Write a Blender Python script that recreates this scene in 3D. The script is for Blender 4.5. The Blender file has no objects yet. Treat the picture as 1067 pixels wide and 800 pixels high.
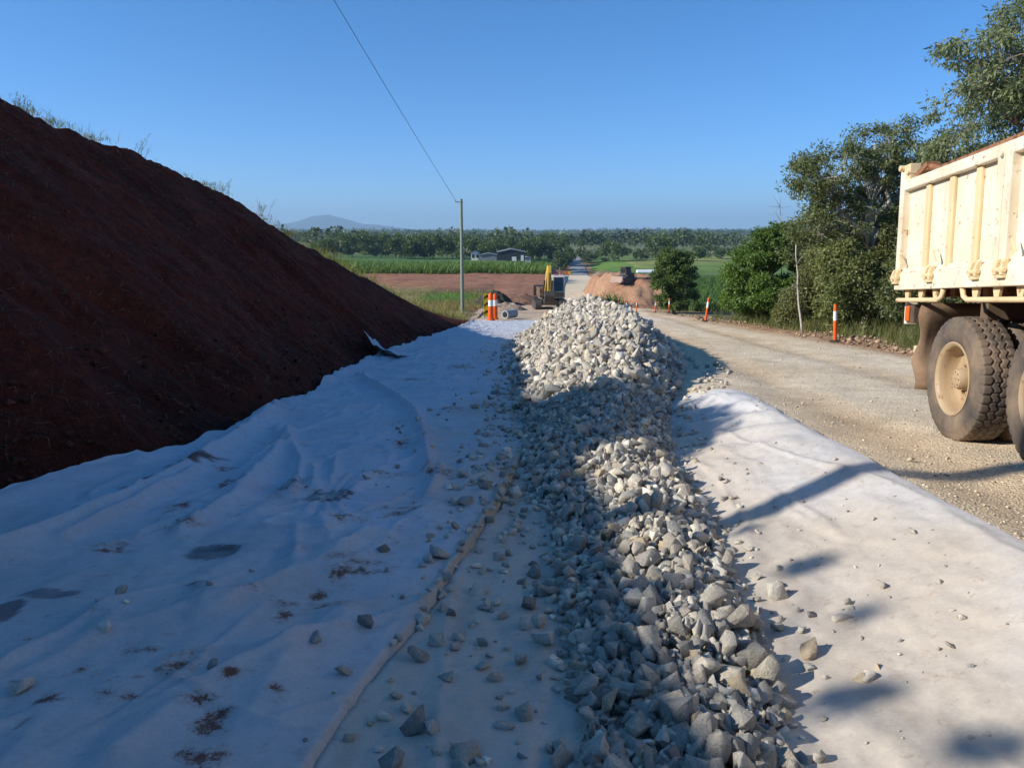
import bpy, bmesh, math, random
import numpy as np
from mathutils import Vector, Matrix
R = math.radians
rng = np.random.default_rng(11)
random.seed(11)
scene = bpy.context.scene
COL = scene.collection

# ------------------------------------------------------------------ camera model
FPX = 805.0; CX, CY = 533.5, 400.0
PITCH = math.atan((400 - 241) / FPX)
cP, sP = math.cos(PITCH), math.sin(PITCH)
def ray(px, py):
    a = (px - CX) / FPX; b = (CY - py) / FPX
    return np.array([a, cP + b * sP, -sP + b * cP])
def project(P):
    P = np.asarray(P, float); x, y, z = P[..., 0], P[..., 1], P[..., 2]
    d = y * cP - z * sP; u = y * sP + z * cP
    return CX + FPX * x / d, CY - FPX * u / d, d

# ------------------------------------------------------------------ noise
def _h(ix, iy, seed):
    n = (ix.astype(np.int64) * 374761393 + iy.astype(np.int64) * 668265263 + seed * 974711) & 0x7fffffff
    n = ((n ^ (n >> 13)) * 1274126177) & 0x7fffffff
    n = n ^ (n >> 16)
    return (n & 0xffff) / 65535.0
def vnoise(x, y, seed=0):
    x = np.asarray(x, float); y = np.asarray(y, float)
    ix = np.floor(x); iy = np.floor(y); fx = x - ix; fy = y - iy
    fx = fx * fx * (3 - 2 * fx); fy = fy * fy * (3 - 2 * fy)
    ix = ix.astype(np.int64); iy = iy.astype(np.int64)
    a = _h(ix, iy, seed); b = _h(ix + 1, iy, seed); c = _h(ix, iy + 1, seed); d = _h(ix + 1, iy + 1, seed)
    return (a * (1 - fx) + b * fx) * (1 - fy) + (c * (1 - fx) + d * fx) * fy
def fbm(x, y, seed=0, oct=4, gain=0.5):
    s = 0.0; a = 1.0; t = 0.0
    for k in range(oct):
        s = s + a * (vnoise(x * 2 ** k + 13.7 * k, y * 2 ** k - 7.1 * k, seed + k) - 0.5); t += a; a *= gain
    return s / t * 2
def sstep(a, b, x):
    t = np.clip((np.asarray(x, float) - a) / (b - a), 0, 1); return t * t * (3 - 2 * t)
def mix(a, b, t): return a * (1 - t) + b * t
def mixc(c0, c1, t):
    t = np.asarray(t)[..., None]; return np.asarray(c0) * (1 - t) + np.asarray(c1) * t

# ------------------------------------------------------------------ terrain profile
def table(knots, sig=3.0):
    k = np.array(knots, float)
    yy = np.arange(-120, 620, 0.5); v = np.interp(yy, k[:, 0], k[:, 1])
    n = int(3 * sig / 0.5); w = np.exp(-0.5 * (np.arange(-n, n + 1) * 0.5 / sig) ** 2); w /= w.sum()
    v2 = np.convolve(np.pad(v, n, mode='edge'), w, 'valid')
    def f(y):
        y = np.asarray(y, float)
        return np.where(y < 600, np.interp(y, yy, v2), np.interp(y, k[:, 0], k[:, 1]))
    return f
Pf = table([(-3000, 6), (-100, 6), (-60, 3.6), (0, -1.5), (36, -4.56), (44, -5.15), (50, -5.52), (60, -6.05), (100, -7.9), (150, -9.6),
            (200, -11.6), (245, -13.6), (275, -15.6), (295, -16.2), (345, -13.0), (400, -12.2), (500, -13), (900, -15), (2000, -12), (4000, -6), (13000, -6)])
Lz = table([(-3000, 6), (0, -1.5), (44, -5.2), (52, -5.6), (60, -6.1), (100, -6.8), (140, -7.4), (165, -7.8), (200, -9.0), (260, -9.6), (300, -10.8), (400, -12.5), (500, -13), (900, -15), (2000, -12), (4000, -6), (13000, -6)])
Rz = table([(-3000, 6), (0, -1.5), (44, -5.2), (52, -5.7), (60, -6.1), (100, -7.9), (150, -9.4), (270, -11.9), (330, -12.2), (400, -12.6), (500, -13), (900, -15), (2000, -12), (4000, -6), (13000, -6)])
_cx = np.array([(-100, 3), (0, 6), (60, 7), (100, 10), (245, 20), (300, 26), (345, 28), (500, 36), (13000, 36)], float)
def cxf(y): return np.interp(y, _cx[:, 0], _cx[:, 1])
def Pr(y): return Pf(y) + 0.36 * (1 - sstep(38, 56, y))
def zg(x, y):
    x = np.asarray(x, float); y = np.asarray(y, float)
    f = Pf(y); r = Pr(y)
    xr_ = x - 0.055 * np.clip(y - 3, -6, 6); near = mix(f, r, .45 * np.clip((xr_ - .75) / 1.5, 0, 1) + .55 * sstep(.9, 2.25, xr_))
    near = near + 0.05 * np.exp(-((x - 2.12 - 0.07 * (y - 3)) / 0.28) ** 2) * (1 - sstep(8.5, 10.5, y))
    edge = 8.9 + 0.6 * sstep(20, 40, y)
    near = near + 0.10 * sstep(edge - 0.4, edge + 0.5, x) - 0.05 * np.clip(x - edge - 0.5, 0, 60)
    near = near + 0.03 * fbm(x * 0.5, y * 0.5, 3)
    u = x - cxf(y)
    l = Lz(y) + 0.16 * fbm(x * 0.3, y * 0.3, 5) + .022 * np.clip(-x - 28, 0, 60) * sstep(110, 150, y) ; rr = Rz(y) - 0.01 * np.clip(x - 20, 0, 200) * (1 - sstep(200, 400, y))
    wide = 14 * sstep(215, 255, y); bl = sstep(3.6, 3.6 + 0.6 + 1.3 * np.abs(l - f) + wide, -u); br = sstep(3.6, 3.6 + 0.6 + 1.3 * np.abs(rr - f) + wide, u)
    far = f + (l - f) * bl + (rr - f) * br
    w = sstep(50, 70, y)
    z = near * (1 - w) + far * w
    hill = 6 * fbm(x / 420 + 3, y / 420, 9, 3) * sstep(500, 1100, y) + 10 * sstep(0, 2500, x) * sstep(900, 2500, y) * (1 - sstep(4000, 6000, y))
    return z + hill
def ground_pt(px, py, off=0.0, f=zg):
    r = ray(px, py); lo, hi = 0.5, 3000.0
    t = np.geomspace(1.0, 3000, 1500); P = r[None] * t[:, None]
    d = P[:, 2] - (f(P[:, 0], P[:, 1]) + off)
    i = np.argmax(d < 0)
    if i == 0: return P[-1] if d[-1] > 0 else P[0]
    lo, hi = t[i - 1], t[i]
    for _ in range(30):
        m = 0.5 * (lo + hi); p = r * m
        if p[2] - (float(f(p[0], p[1])) + off) < 0: hi = m
        else: lo = m
    return r * hi

# ------------------------------------------------------------------ tags and links
def tag(o, label=None, cat=None, group=None, kind=None):
    if label: o['label'] = label
    if cat: o['category'] = cat
    if group: o['group'] = group
    if kind: o['kind'] = kind
    return o
def empty(name, loc, label, cat, group=None, rot=None):
    o = bpy.data.objects.new(name, None); COL.objects.link(o); o.location = loc
    o.empty_display_size = 0.2
    if rot is not None: o.rotation_euler = rot
    return tag(o, label, cat, group)
def mesh_np(name, V, F, mat, parent=None, smooth=False, cols=None, attrs=None):
    V = np.ascontiguousarray(V, dtype=np.float32); F = np.ascontiguousarray(F, dtype=np.int32)
    me = bpy.data.meshes.new(name)
    me.vertices.add(len(V)); me.vertices.foreach_set('co', V.ravel())
    k = F.shape[1]
    me.loops.add(F.size); me.loops.foreach_set('vertex_index', F.ravel())
    me.polygons.add(len(F)); me.polygons.foreach_set('loop_start', np.arange(0, F.size, k, dtype=np.int32))
    if smooth: me.polygons.foreach_set('use_smooth', np.ones(len(F), dtype=bool))
    me.update(calc_edges=True)
    if cols is not None:
        a = me.color_attributes.new('Col', 'FLOAT_COLOR', 'POINT')
        c = np.ones((len(V), 4), np.float32); c[:, :3] = cols; a.data.foreach_set('color', c.ravel())
    for nm, v in (attrs or {}).items():
        a = me.attributes.new(nm, 'FLOAT', 'POINT'); a.data.foreach_set('value', np.ascontiguousarray(v, np.float32))
    me.validate()
    o = bpy.data.objects.new(name, me); COL.objects.link(o)
    if mat: me.materials.append(mat)
    if parent: o.parent = parent
    return o
def grid_faces(ny, nx):
    i = np.arange(ny - 1)[:, None] * nx + np.arange(nx - 1)[None]
    return np.stack([i, i + 1, i + nx + 1, i + nx], -1).reshape(-1, 4)

class MB:
    """collects shapes; build() links them as one mesh object"""
    def __init__(self): self.v = []; self.f = []; self.n = 0
    def add(self, V, F):
        V = np.asarray(V, float); self.v.append(V)
        self.f += [tuple(int(i) + self.n for i in q) for q in F]; self.n += len(V); return self
    def box(self, c, s, rot=None, taper=None):
        V = np.array([[x, y, z] for z in (-.5, .5) for y in (-.5, .5) for x in (-.5, .5)])
        if taper is not None: V[4:, :2] *= taper
        V = V * np.array(s)
        if rot is not None: V = V @ np.array(rot).T
        return self.add(V + np.array(c), [(0, 2, 3, 1), (4, 5, 7, 6), (0, 1, 5, 4), (2, 6, 7, 3), (0, 4, 6, 2), (1, 3, 7, 5)])
    def prism(self, poly, axis, a, b):
        """polygon in the two other axes extruded along axis from a to b"""
        n = len(poly); V = []
        for t in (a, b):
            for p in poly:
                q = [p[0], p[1]]; q.insert(axis, t); V.append(q)
        F = [tuple(range(n))[::-1], tuple(range(n, 2 * n))] + [(i, (i + 1) % n, n + (i + 1) % n, n + i) for i in range(n)]
        return self.add(V, F)
    def tube(self, pts, rad, n=8, cap=True):
        pts = np.asarray(pts, float); m = len(pts)
        rad = np.full(m, rad) if np.isscalar(rad) else np.asarray(rad)
        T = np.gradient(pts, axis=0); T /= np.linalg.norm(T, axis=1)[:, None] + 1e-12
        ref = np.array([0, 0, 1.]) if abs(T[0, 2]) < 0.9 else np.array([1., 0, 0])
        a = np.arange(n) * 2 * np.pi / n; V = []
        U = np.cross(T[0], ref); U /= np.linalg.norm(U)
        for i in range(m):
            U = U - T[i] * (U @ T[i]); U /= np.linalg.norm(U) + 1e-12; W = np.cross(T[i], U)
            V.append(pts[i] + rad[i] * (np.cos(a)[:, None] * U + np.sin(a)[:, None] * W))
        V = np.concatenate(V)
        F = [(i * n + j, i * n + (j + 1) % n, (i + 1) * n + (j + 1) % n, (i + 1) * n + j) for i in range(m - 1) for j in range(n)]
        if cap: F += [tuple(range(n))[::-1], tuple(range((m - 1) * n, m * n))]
        return self.add(V, F)
    def lathe(self, prof, n=32, M=None, closed=False):
        """profile of (radius, height along local z)"""
        a = np.arange(n) * 2 * np.pi / n; prof = np.asarray(prof, float); m = len(prof)
        V = np.concatenate([np.stack([r * np.cos(a), r * np.sin(a), np.full(n, h)], -1) for r, h in prof])
        if M is not None:
            M = np.array(M); V = V @ M[:3, :3].T + M[:3, 3]
        F = [(i * n + j, i * n + (j + 1) % n, ((i + 1) % m) * n + (j + 1) % n, ((i + 1) % m) * n + j) for i in range(m if closed else m - 1) for j in range(n)]
        if not closed: F += [tuple(range(n))[::-1], tuple(range((m - 1) * n, m * n))]
        return self.add(V, F)
    def build(self, name, mat, parent=None, smooth=False, bevel=0.0, auto=None):
        me = bpy.data.meshes.new(name); me.from_pydata(np.concatenate(self.v).tolist(), [], self.f)
        bm = bmesh.new(); bm.from_mesh(me); bmesh.ops.recalc_face_normals(bm, faces=bm.faces)
        if auto is not None:
            for e in bm.edges: e.smooth = e.calc_face_angle(0) < R(auto)
            for f in bm.faces: f.smooth = True
        elif smooth:
            for f in bm.faces: f.smooth = True
        bm.to_mesh(me); bm.free()
        o = bpy.data.objects.new(name, me); COL.objects.link(o)
        if mat: me.materials.append(mat)
        if parent: o.parent = parent
        if bevel:
            b = o.modifiers.new('bevel', 'BEVEL'); b.width = bevel; b.segments = 2; b.limit_method = 'ANGLE'; b.angle_limit = R(40)
        return o

# ------------------------------------------------------------------ materials
def new_mat(name):
    m = bpy.data.materials.new(name); m.use_nodes = True
    nt = m.node_tree; b = nt.nodes['Principled BSDF']; return m, nt, b
def N(nt, t, **kw):
    n = nt.nodes.new(t)
    for k, v in kw.items():
        if k.startswith('i_'): n.inputs[k[2:]].default_value = v
        else: setattr(n, k, v)
    return n
def noise_node(nt, scale, detail=5, rough=0.6, coord='Object', seed=0.0, stretch=None):
    tc = N(nt, 'ShaderNodeTexCoord'); mp = N(nt, 'ShaderNodeMapping')
    nt.links.new(tc.outputs[coord], mp.inputs[0]); mp.inputs['Location'].default_value = (seed, seed * 1.7, seed * .3)
    if stretch: mp.inputs['Scale'].default_value = stretch
    n = N(nt, 'ShaderNodeTexNoise'); n.inputs['Scale'].default_value = scale; n.inputs['Detail'].default_value = detail; n.inputs['Roughness'].default_value = rough
    nt.links.new(mp.outputs[0], n.inputs['Vector']); return n
def ramp(nt, src, p0, p1, c0=(0, 0, 0, 1), c1=(1, 1, 1, 1)):
    r = N(nt, 'ShaderNodeValToRGB'); e = r.color_ramp.elements
    e[0].position, e[1].position = p0, p1; e[0].color, e[1].color = c0, c1
    nt.links.new(src, r.inputs[0]); return r
def mixn(nt, a, b, fac, mode='MIX'):
    m = N(nt, 'ShaderNodeMix', data_type='RGBA', blend_type=mode)
    for v, i in ((fac, 0), (a, 6), (b, 7)):
        if isinstance(v, (int, float)): m.inputs[i].default_value = v
        elif isinstance(v, tuple): m.inputs[i].default_value = (*v[:3], 1)
        else: nt.links.new(v, m.inputs[i])
    return m.outputs[2]
def bump_chain(nt, b, layers):
    prev = None
    for src, strength, dist in layers:
        bp = N(nt, 'ShaderNodeBump'); bp.inputs['Strength'].default_value = strength; bp.inputs['Distance'].default_value = dist
        nt.links.new(src, bp.inputs['Height'])
        if prev is not None: nt.links.new(prev, bp.inputs['Normal'])
        prev = bp.outputs[0]
    nt.links.new(prev, b.inputs['Normal'])
def mat_col(name, rough=0.9, var=((3.0, .25),), bumps=((30, .4, .02),), spec=0.2, col=None, coord='Object', rough_attr=None):
    """base colour from the Col attribute (or a constant) times noise"""
    m, nt, b = new_mat(name)
    if col is None:
        a = N(nt, 'ShaderNodeVertexColor', layer_name='Col'); c = a.outputs[0]
    else:
        c = tuple(col)
    for i, (sc, am) in enumerate(var):
        n = noise_node(nt, sc, coord=coord, seed=3.1 * i)
        r = ramp(nt, n.outputs[0], .3, .7, (1 - am, 1 - am, 1 - am, 1), (1 + am, 1 + am, 1 + am, 1))
        c = mixn(nt, c, r.outputs[0], 1.0, 'MULTIPLY')
    if isinstance(c, tuple): b.inputs['Base Color'].default_value = (*c, 1)
    else: nt.links.new(c, b.inputs['Base Color'])
    b.inputs['Roughness'].default_value = rough; b.inputs['Specular IOR Level'].default_value = spec
    if rough_attr:
        a = N(nt, 'ShaderNodeAttribute', attribute_name=rough_attr)
        mr = N(nt, 'ShaderNodeMapRange'); mr.inputs['To Min'].default_value = rough; mr.inputs['To Max'].default_value = 0.22
        nt.links.new(a.outputs['Fac'], mr.inputs['Value']); nt.links.new(mr.outputs[0], b.inputs['Roughness'])
    if bumps:
        bump_chain(nt, b, [(noise_node(nt, s, coord=coord, seed=7 + s).outputs[0], st, d) for s, st, d in bumps])
    return m
def mat_paint(name, col, rust=(.22, .09, .035), dirt=(.36, .25, .15), rust_amt=.62, dirt_amt=.5, rough=.5, metallic=0.0, scale=1.0):
    """worn paint: base, dusty film, rust blotches with a shape of their own"""
    m, nt, b = new_mat(name)
    d = ramp(nt, noise_node(nt, 2.3 * scale, 6, .65).outputs[0], .35, .75)
    dm = N(nt, 'ShaderNodeMath', operation='MULTIPLY'); nt.links.new(d.outputs[0], dm.inputs[0]); dm.inputs[1].default_value = dirt_amt
    c = mixn(nt, tuple(col), tuple(dirt), dm.outputs[0])
    fine = noise_node(nt, 14 * scale, 8, .7, seed=4.0)
    r = ramp(nt, fine.outputs[0], rust_amt, rust_amt + .07)
    c = mixn(nt, c, tuple(rust), r.outputs[0])
    st = ramp(nt, noise_node(nt, 9 * scale, 4, .6, seed=9, stretch=(1, 1, .12)).outputs[0], .5, .8, (1, 1, 1, 1), (.72, .62, .5, 1))
    c = mixn(nt, c, st.outputs[0], .55, 'MULTIPLY')
    nt.links.new(c, b.inputs['Base Color'])
    rr = N(nt, 'ShaderNodeMapRange'); rr.inputs['To Min'].default_value = rough; rr.inputs['To Max'].default_value = min(1, rough + .35)
    nt.links.new(r.outputs[0], rr.inputs['Value']); nt.links.new(rr.outputs[0], b.inputs['Roughness'])
    b.inputs['Metallic'].default_value = metallic; b.inputs['Specular IOR Level'].default_value = .35
    bump_chain(nt, b, [(noise_node(nt, 5 * scale, 3).outputs[0], .12, .02), (fine.outputs[0], .1, .004)])
    return m
def mat_leaf(name, trans=.35, rough=.5):
    m, nt, b = new_mat(name)
    a = N(nt, 'ShaderNodeVertexColor', layer_name='Col')
    nt.links.new(a.outputs[0], b.inputs['Base Color']); b.inputs['Roughness'].default_value = rough; b.inputs['Specular IOR Level'].default_value = .35
    t = N(nt, 'ShaderNodeBsdfTranslucent'); mx = N(nt, 'ShaderNodeMixShader'); mx.inputs[0].default_value = trans
    tc = mixn(nt, a.outputs[0], (1.25, 1.25, .55), 1.0, 'MULTIPLY'); nt.links.new(tc, t.inputs[0])
    nt.links.new(b.outputs[0], mx.inputs[1]); nt.links.new(t.outputs[0], mx.inputs[2])
    nt.links.new(mx.outputs[0], nt.nodes['Material Output'].inputs['Surface'])
    return m
M_leaf = mat_leaf('leaf'); M_grass = mat_leaf('grass_blade', .3, .6)
M_bark = mat_col('bark', .9, ((6, .35),), ((25, .6, .01),), col=(.20, .16, .12))
M_palebark = mat_col('pale_bark', .9, ((5, .3),), ((25, .5, .01),), col=(.42, .38, .32))
M_ground = mat_col('earth', .95, ((.4, .2), (1.7, .25), (6, .2)), ((1.2, .6, .3), (5, .6, .1), (25, .4, .02)))
M_bank = mat_col('bank_soil', .95, ((1.2, .3), (9, .35), (45, .35)), ((2.2, .8, .25), (9, .9, .10), (40, .8, .025)))

# ------------------------------------------------------------------ ground sheet
def axis(lo, hi, step, ext, ratio):
    a = list(np.arange(lo, hi + 1e-6, step)); s = step; v = hi; w = lo; up = []; dn = []
    while v < ext[1]: s *= ratio; v += s; up.append(v)
    s = step
    while w > ext[0]: s *= ratio; w -= s; dn.append(w)
    return np.array(dn[::-1] + a + up)
gx = axis(-14, 24, .4, (-12200, 12200), 1.07)
gy = np.concatenate([axis(-6, 70, .35, (-1500, 71), 1.12)])
gy = np.concatenate([gy[gy < 70], axis(70, 420, 1.6, (69, 12200), 1.06)]); gy = np.unique(gy[gy > -1500])
X, Y = np.meshgrid(gx, gy)
Z = zg(X, Y)
def road_lim(y):
    xl = np.interp(y, [-10, 2, 8, 9, 12, 34, 42, 46, 62, 74, 90, 300], [1.6, 1.95, 2.35, 1.9, 1.9, 1.9, 0.5, -2.6, -2.6, 2.0, 5.6, 20]); xr = np.interp(y, [-10, 15, 22, 38, 55, 62, 72, 90], [9.0, 8.0, 8.7, 9.6, 11.4, 11.4, 11.6, 13.0])
    far = sstep(80, 95, y); xl = mix(xl, cxf(y) - 3.5, far); xr = mix(xr, cxf(y) + 3.5, far)
    return xl + .25 * fbm(y * .35, y * 0, 21), xr + .3 * fbm(y * .5, y * 0 + 9, 22)
XL, XR = road_lim(Y)
in_road = (X > XL - .6) & (X < XR + .6) & (Y < 420)
Zs = Z - np.where(in_road, .14, 0.0) - np.where((Y < 47) & (X < 3.2) & (X > -9), .16, 0)
red = np.array([.27, .115, .062]); tan = np.array([.34, .25, .165]); grn = np.array([.075, .14, .03]); dry = np.array([.26, .21, .09]); dkg = np.array([.045, .085, .02])
n1 = fbm(X * .08, Y * .08, 31); n2 = fbm(X * .6, Y * .6, 33); n3 = fbm(X / 90, Y / 90, 35)
C = mixc(tan, red, np.clip(.5 + n2 * .6, 0, 1))
U = X - cxf(Y)
left = sstep(50, 62, Y) * (X < cxf(Y) + 1)
C = mixc(C, red * 1.15, left * np.clip(.8 + n2 * .5, 0, 1))
C = mixc(C, np.array([.15, .085, .055]), sstep(.1, .5, n1 + .25 * n2 + .1) * left * (Y > 78) * (Y < 130) * (X < -2) * .8)     # worked darker soil
gp = np.exp(-(((X + 6.3) / 3.4) ** 2 + ((Y - 76) / 5.5) ** 2)); C = mixc(C, np.array([.10, .20, .035]), np.clip(gp * 1.6 + .3 * n2 * gp, 0, 1))
gp = np.exp(-(((X + 3.5) / 3.0) ** 2 + ((Y - 56) / 4.5) ** 2)); C = mixc(C, dry, np.clip(gp * 1.3, 0, 1))
C = mixc(C, dry, np.clip((X < -9) * sstep(45, 58, Y) * (1 - sstep(85, 105, Y)), 0, 1) * .8)
rightv = sstep(8.8, 10.5, X) * (Y < 60); C = mixc(C, np.array([.22, .17, .09]), rightv)
rf = (U > 9) * sstep(60, 75, Y); C = mixc(C, mixc(grn, dry, np.clip(.35 + n1, 0, 1) * .5), rf)
C = mixc(C, np.array([.13, .23, .04]), (U > 5) * sstep(190, 230, Y) * np.clip(.75 + n1 * .6, 0, 1))
C = mixc(C, np.array([.31, .30, .09]), (U > 20) * sstep(215, 260, Y) * sstep(-.15, .25, n3) * .8)
lf = (U < -9) * sstep(135, 150, Y); C = mixc(C, np.array([.085, .16, .04]), lf)
far = sstep(340, 460, Y); C = mixc(C, mixc(np.array([.10, .15, .045]), np.array([.22, .22, .09]), np.clip(.5 + n3 * 1.2, 0, 1)), far)
C = mixc(C, dkg, sstep(1500, 2600, Y))
C *= (1 + .25 * n2 + .22 * fbm(X * 1.3, Y * .35, 37, 3) * (Y > 50) * (Y < 400))[..., None]
o = mesh_np('ground', np.stack([X, Y, Zs], -1).reshape(-1, 3), grid_faces(*X.shape), M_ground, smooth=True, cols=np.clip(C, 0, 1).reshape(-1, 3))
tag(o, kind='structure')

# ------------------------------------------------------------------ gravel road and asphalt road
M_gravel = None
def make_gravel():
    m, nt, b = new_mat('gravel')
    a = N(nt, 'ShaderNodeVertexColor', layer_name='Col'); c = a.outputs[0]
    r = ramp(nt, noise_node(nt, 1.6, 6, .65).outputs[0], .3, .7, (.82, .8, .78, 1), (1.15, 1.15, 1.15, 1)); c = mixn(nt, c, r.outputs[0], 1.0, 'MULTIPLY')
    tc = N(nt, 'ShaderNodeTexCoord'); v = N(nt, 'ShaderNodeTexVoronoi'); v.inputs['Scale'].default_value = 64; nt.links.new(tc.outputs['Object'], v.inputs['Vector'])
    sp = ramp(nt, v.outputs['Color'], .15, .95, (.7, .68, .66, 1), (1.28, 1.27, 1.25, 1)); c = mixn(nt, c, sp.outputs[0], .8, 'MULTIPLY')
    nt.links.new(c, b.inputs['Base Color']); b.inputs['Roughness'].default_value = .95; b.inputs['Specular IOR Level'].default_value = .15
    iv = N(nt, 'ShaderNodeMath', operation='SUBTRACT'); iv.inputs[0].default_value = 1.0; nt.links.new(v.outputs['Distance'], iv.inputs[1])
    bump_chain(nt, b, [(noise_node(nt, 2.5, 5).outputs[0], .35, .08), (iv.outputs[0], .55, .02), (noise_node(nt, 90, 3).outputs[0], .35, .006)])
    return m
M_gravel = make_gravel()
ry = np.concatenate([np.arange(-8, 2, .4), np.arange(2, 30, .13), np.arange(30, 75, .35), np.arange(75, 292, 1.5)])
t = np.linspace(0, 1, 61); XL, XR = road_lim(ry); X = XL[:, None] + (XR - XL)[:, None] * t; Y = np.repeat(ry[:, None], 61, 1)
def road_bump(x, y):
    lat = x - (4.2 + .102 * y)
    ruts = -.035 * (np.exp(-((lat - .2) / .28) ** 2) + np.exp(-((lat + 1.7 - .0) / .28) ** 2) + .7 * np.exp(-((lat - 2.4) / .3) ** 2))
    return ruts * (y < 60) + .02 * fbm(x * 1.4, y * .8, 41) + .014 * fbm(x * 6, y * 5, 43) * (y < 40)
Z = zg(X, Y) + road_bump(X, Y)
n2 = fbm(X * .7, Y * .25, 51); lat = X - (4.2 + .102 * Y)
C = mixc(np.array([.74, .60, .42]), np.array([.78, .66, .49]), np.clip(.5 + n2, 0, 1))
trk = np.exp(-((lat - .2) / .4) ** 2) + np.exp(-((lat + 1.7) / .4) ** 2) + np.exp(-((lat - 2.4) / .5) ** 2)
C = mixc(C, np.array([.56, .42, .27]), np.clip(trk * .75 + .45 * fbm(X * 2, Y * .4, 52), 0, 1) * (Y < 70))
C = mixc(C, np.array([.50, .345, .22]), sstep(.85, 1, t)[None] * (Y < 60) + 0 * X)
C = mixc(C, np.array([.50, .37, .26]), sstep(44, 52, Y) * (X < 4) * (Y < 75) * .8)
o = mesh_np('gravel_road', np.stack([X, Y, Z], -1).reshape(-1, 3), grid_faces(*X.shape), M_gravel, smooth=True, cols=np.clip(C, 0, 1).reshape(-1, 3))
tag(o, kind='structure')
M_asph = mat_col('asphalt', .9, ((.5, .15), (12, .2)), ((60, .3, .01),), col=(.27, .27, .28))
ry = np.arange(288, 420, 3.0); t = np.linspace(-3.1, 3.1, 9); X = cxf(ry)[:, None] + t; Y = np.repeat(ry[:, None], 9, 1)
tag(mesh_np('asphalt_road', np.stack([X, Y, zg(X, Y) + .05], -1).reshape(-1, 3), grid_faces(*X.shape), M_asph), kind='structure')

# ------------------------------------------------------------------ cut bank on the left
_toe = np.array([(-30, -4.3), (3, -4.2), (4.6, -3.85), (5.5, -3.62), (6.1, -3.42), (6.76, -3.25), (7.85, -3.15), (11, -3.15), (18, -3.45), (25, -3.3), (40, -2.6), (50, -2.25), (80, -2.25)], float)
_cr = np.array([(-30, -8.9, 6.1), (0, -8.9, 3.64), (5, -8.9, 3.17), (9, -8.9, 2.74), (14.1, -8.92, 2.20), (15.8, -8.9, 2.03), (19, -8.96, 1.80), (23.5, -8.87, 1.28), (25.8, -8.5, .71), (27.9, -7.94, -.03), (30.9, -7.34, -.89),
                (34.2, -6.48, -2.03), (40, -5.15, -3.86), (46, -3.6, -5.2), (49, -2.8, -5.7), (56, -2.8, -6.4), (80, -3.2, -8)], float)
def toe_x(y): return np.interp(y, _toe[:, 0], _toe[:, 1]) + .10 * fbm(y * .6, y * 0, 61)
def crest(y): return np.interp(y, _cr[:, 0], _cr[:, 1]), np.interp(y, _cr[:, 0], _cr[:, 2]) + .10 * fbm(y * .7, y * 0, 62) + .05 * fbm(y * 3, y * 0, 63)
def bank_z(x, y):
    """smooth face height (no clods)"""
    xt = toe_x(y); xc, zc = crest(y); s = np.clip((xt - x) / np.maximum(xt - xc, .1), 0, 1)
    return Pf(y) + (zc - Pf(y)) * s
by = np.concatenate([np.arange(-30, 4, .8), np.arange(4, 28, .10), np.arange(28, 58, .16)])
s = np.concatenate([np.linspace(-.12, 1, 75), 1 + np.linspace(.03, 1, 8) ** 2 * 1.0, 2 + np.geomspace(.4, 10, 9)])
ns = len(s); Yb = np.repeat(by[:, None], ns, 1); xt = toe_x(by)[:, None]; xc, zc = crest(by); xc = xc[:, None]; zc = zc[:, None]
S = np.repeat(s[None], len(by), 0); sf = np.clip(S, -.12, 1)
Xb = xt + (xc - xt) * sf - np.where(S > 1, (S - 1) * 4.2, 0)
base = Pf(Yb)
prof = sf + .035 * np.sin(np.pi * np.clip(sf, 0, 1))
Zb = base + (zc - base) * prof - .03 * np.maximum(S - 1, 0) - .10 * np.maximum(S - 2, 0)
hh = np.clip((zc - base) / 3.0, .12, 1)
nn = .26 * fbm(Xb * .5 + Zb * .5, Yb * .45, 65) + .15 * fbm(Zb * 1.6 + Xb, Yb * 1.3, 66) + .085 * fbm(Zb * 4.5 + Xb * 2, Yb * 4.5, 67, 3)
rill = .07 * np.abs(fbm(Yb * 1.6 + .25 * Zb, Zb * .12, 68, 3))
face = sstep(-.02, .06, S) * (1 - .6 * sstep(.96, 1.04, S))
clod = np.maximum(0, fbm(Xb * 5, Yb * 5, 69, 2)) * .10 * np.exp(-np.clip(S, 0, 9) / .10)
Xb = Xb + (nn - rill) * face * hh * .8; Zb = Zb + (nn - rill) * face * hh * .7 + clod * face
nb = fbm(Yb * .5, Zb * .7 + Xb * .3, 71)
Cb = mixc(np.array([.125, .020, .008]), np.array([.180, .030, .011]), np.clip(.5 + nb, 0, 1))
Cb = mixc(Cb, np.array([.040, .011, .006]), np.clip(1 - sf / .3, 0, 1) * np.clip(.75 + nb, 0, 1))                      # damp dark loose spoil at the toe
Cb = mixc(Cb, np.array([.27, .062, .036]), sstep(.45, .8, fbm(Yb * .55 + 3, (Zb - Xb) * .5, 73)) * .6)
Cb = mixc(Cb, np.array([.21, .18, .07]), sstep(1.0, 1.06, S))
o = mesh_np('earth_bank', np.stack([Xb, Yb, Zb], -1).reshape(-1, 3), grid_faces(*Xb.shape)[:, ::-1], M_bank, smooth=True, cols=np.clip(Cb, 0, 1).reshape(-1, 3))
tag(o, kind='structure')

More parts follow.
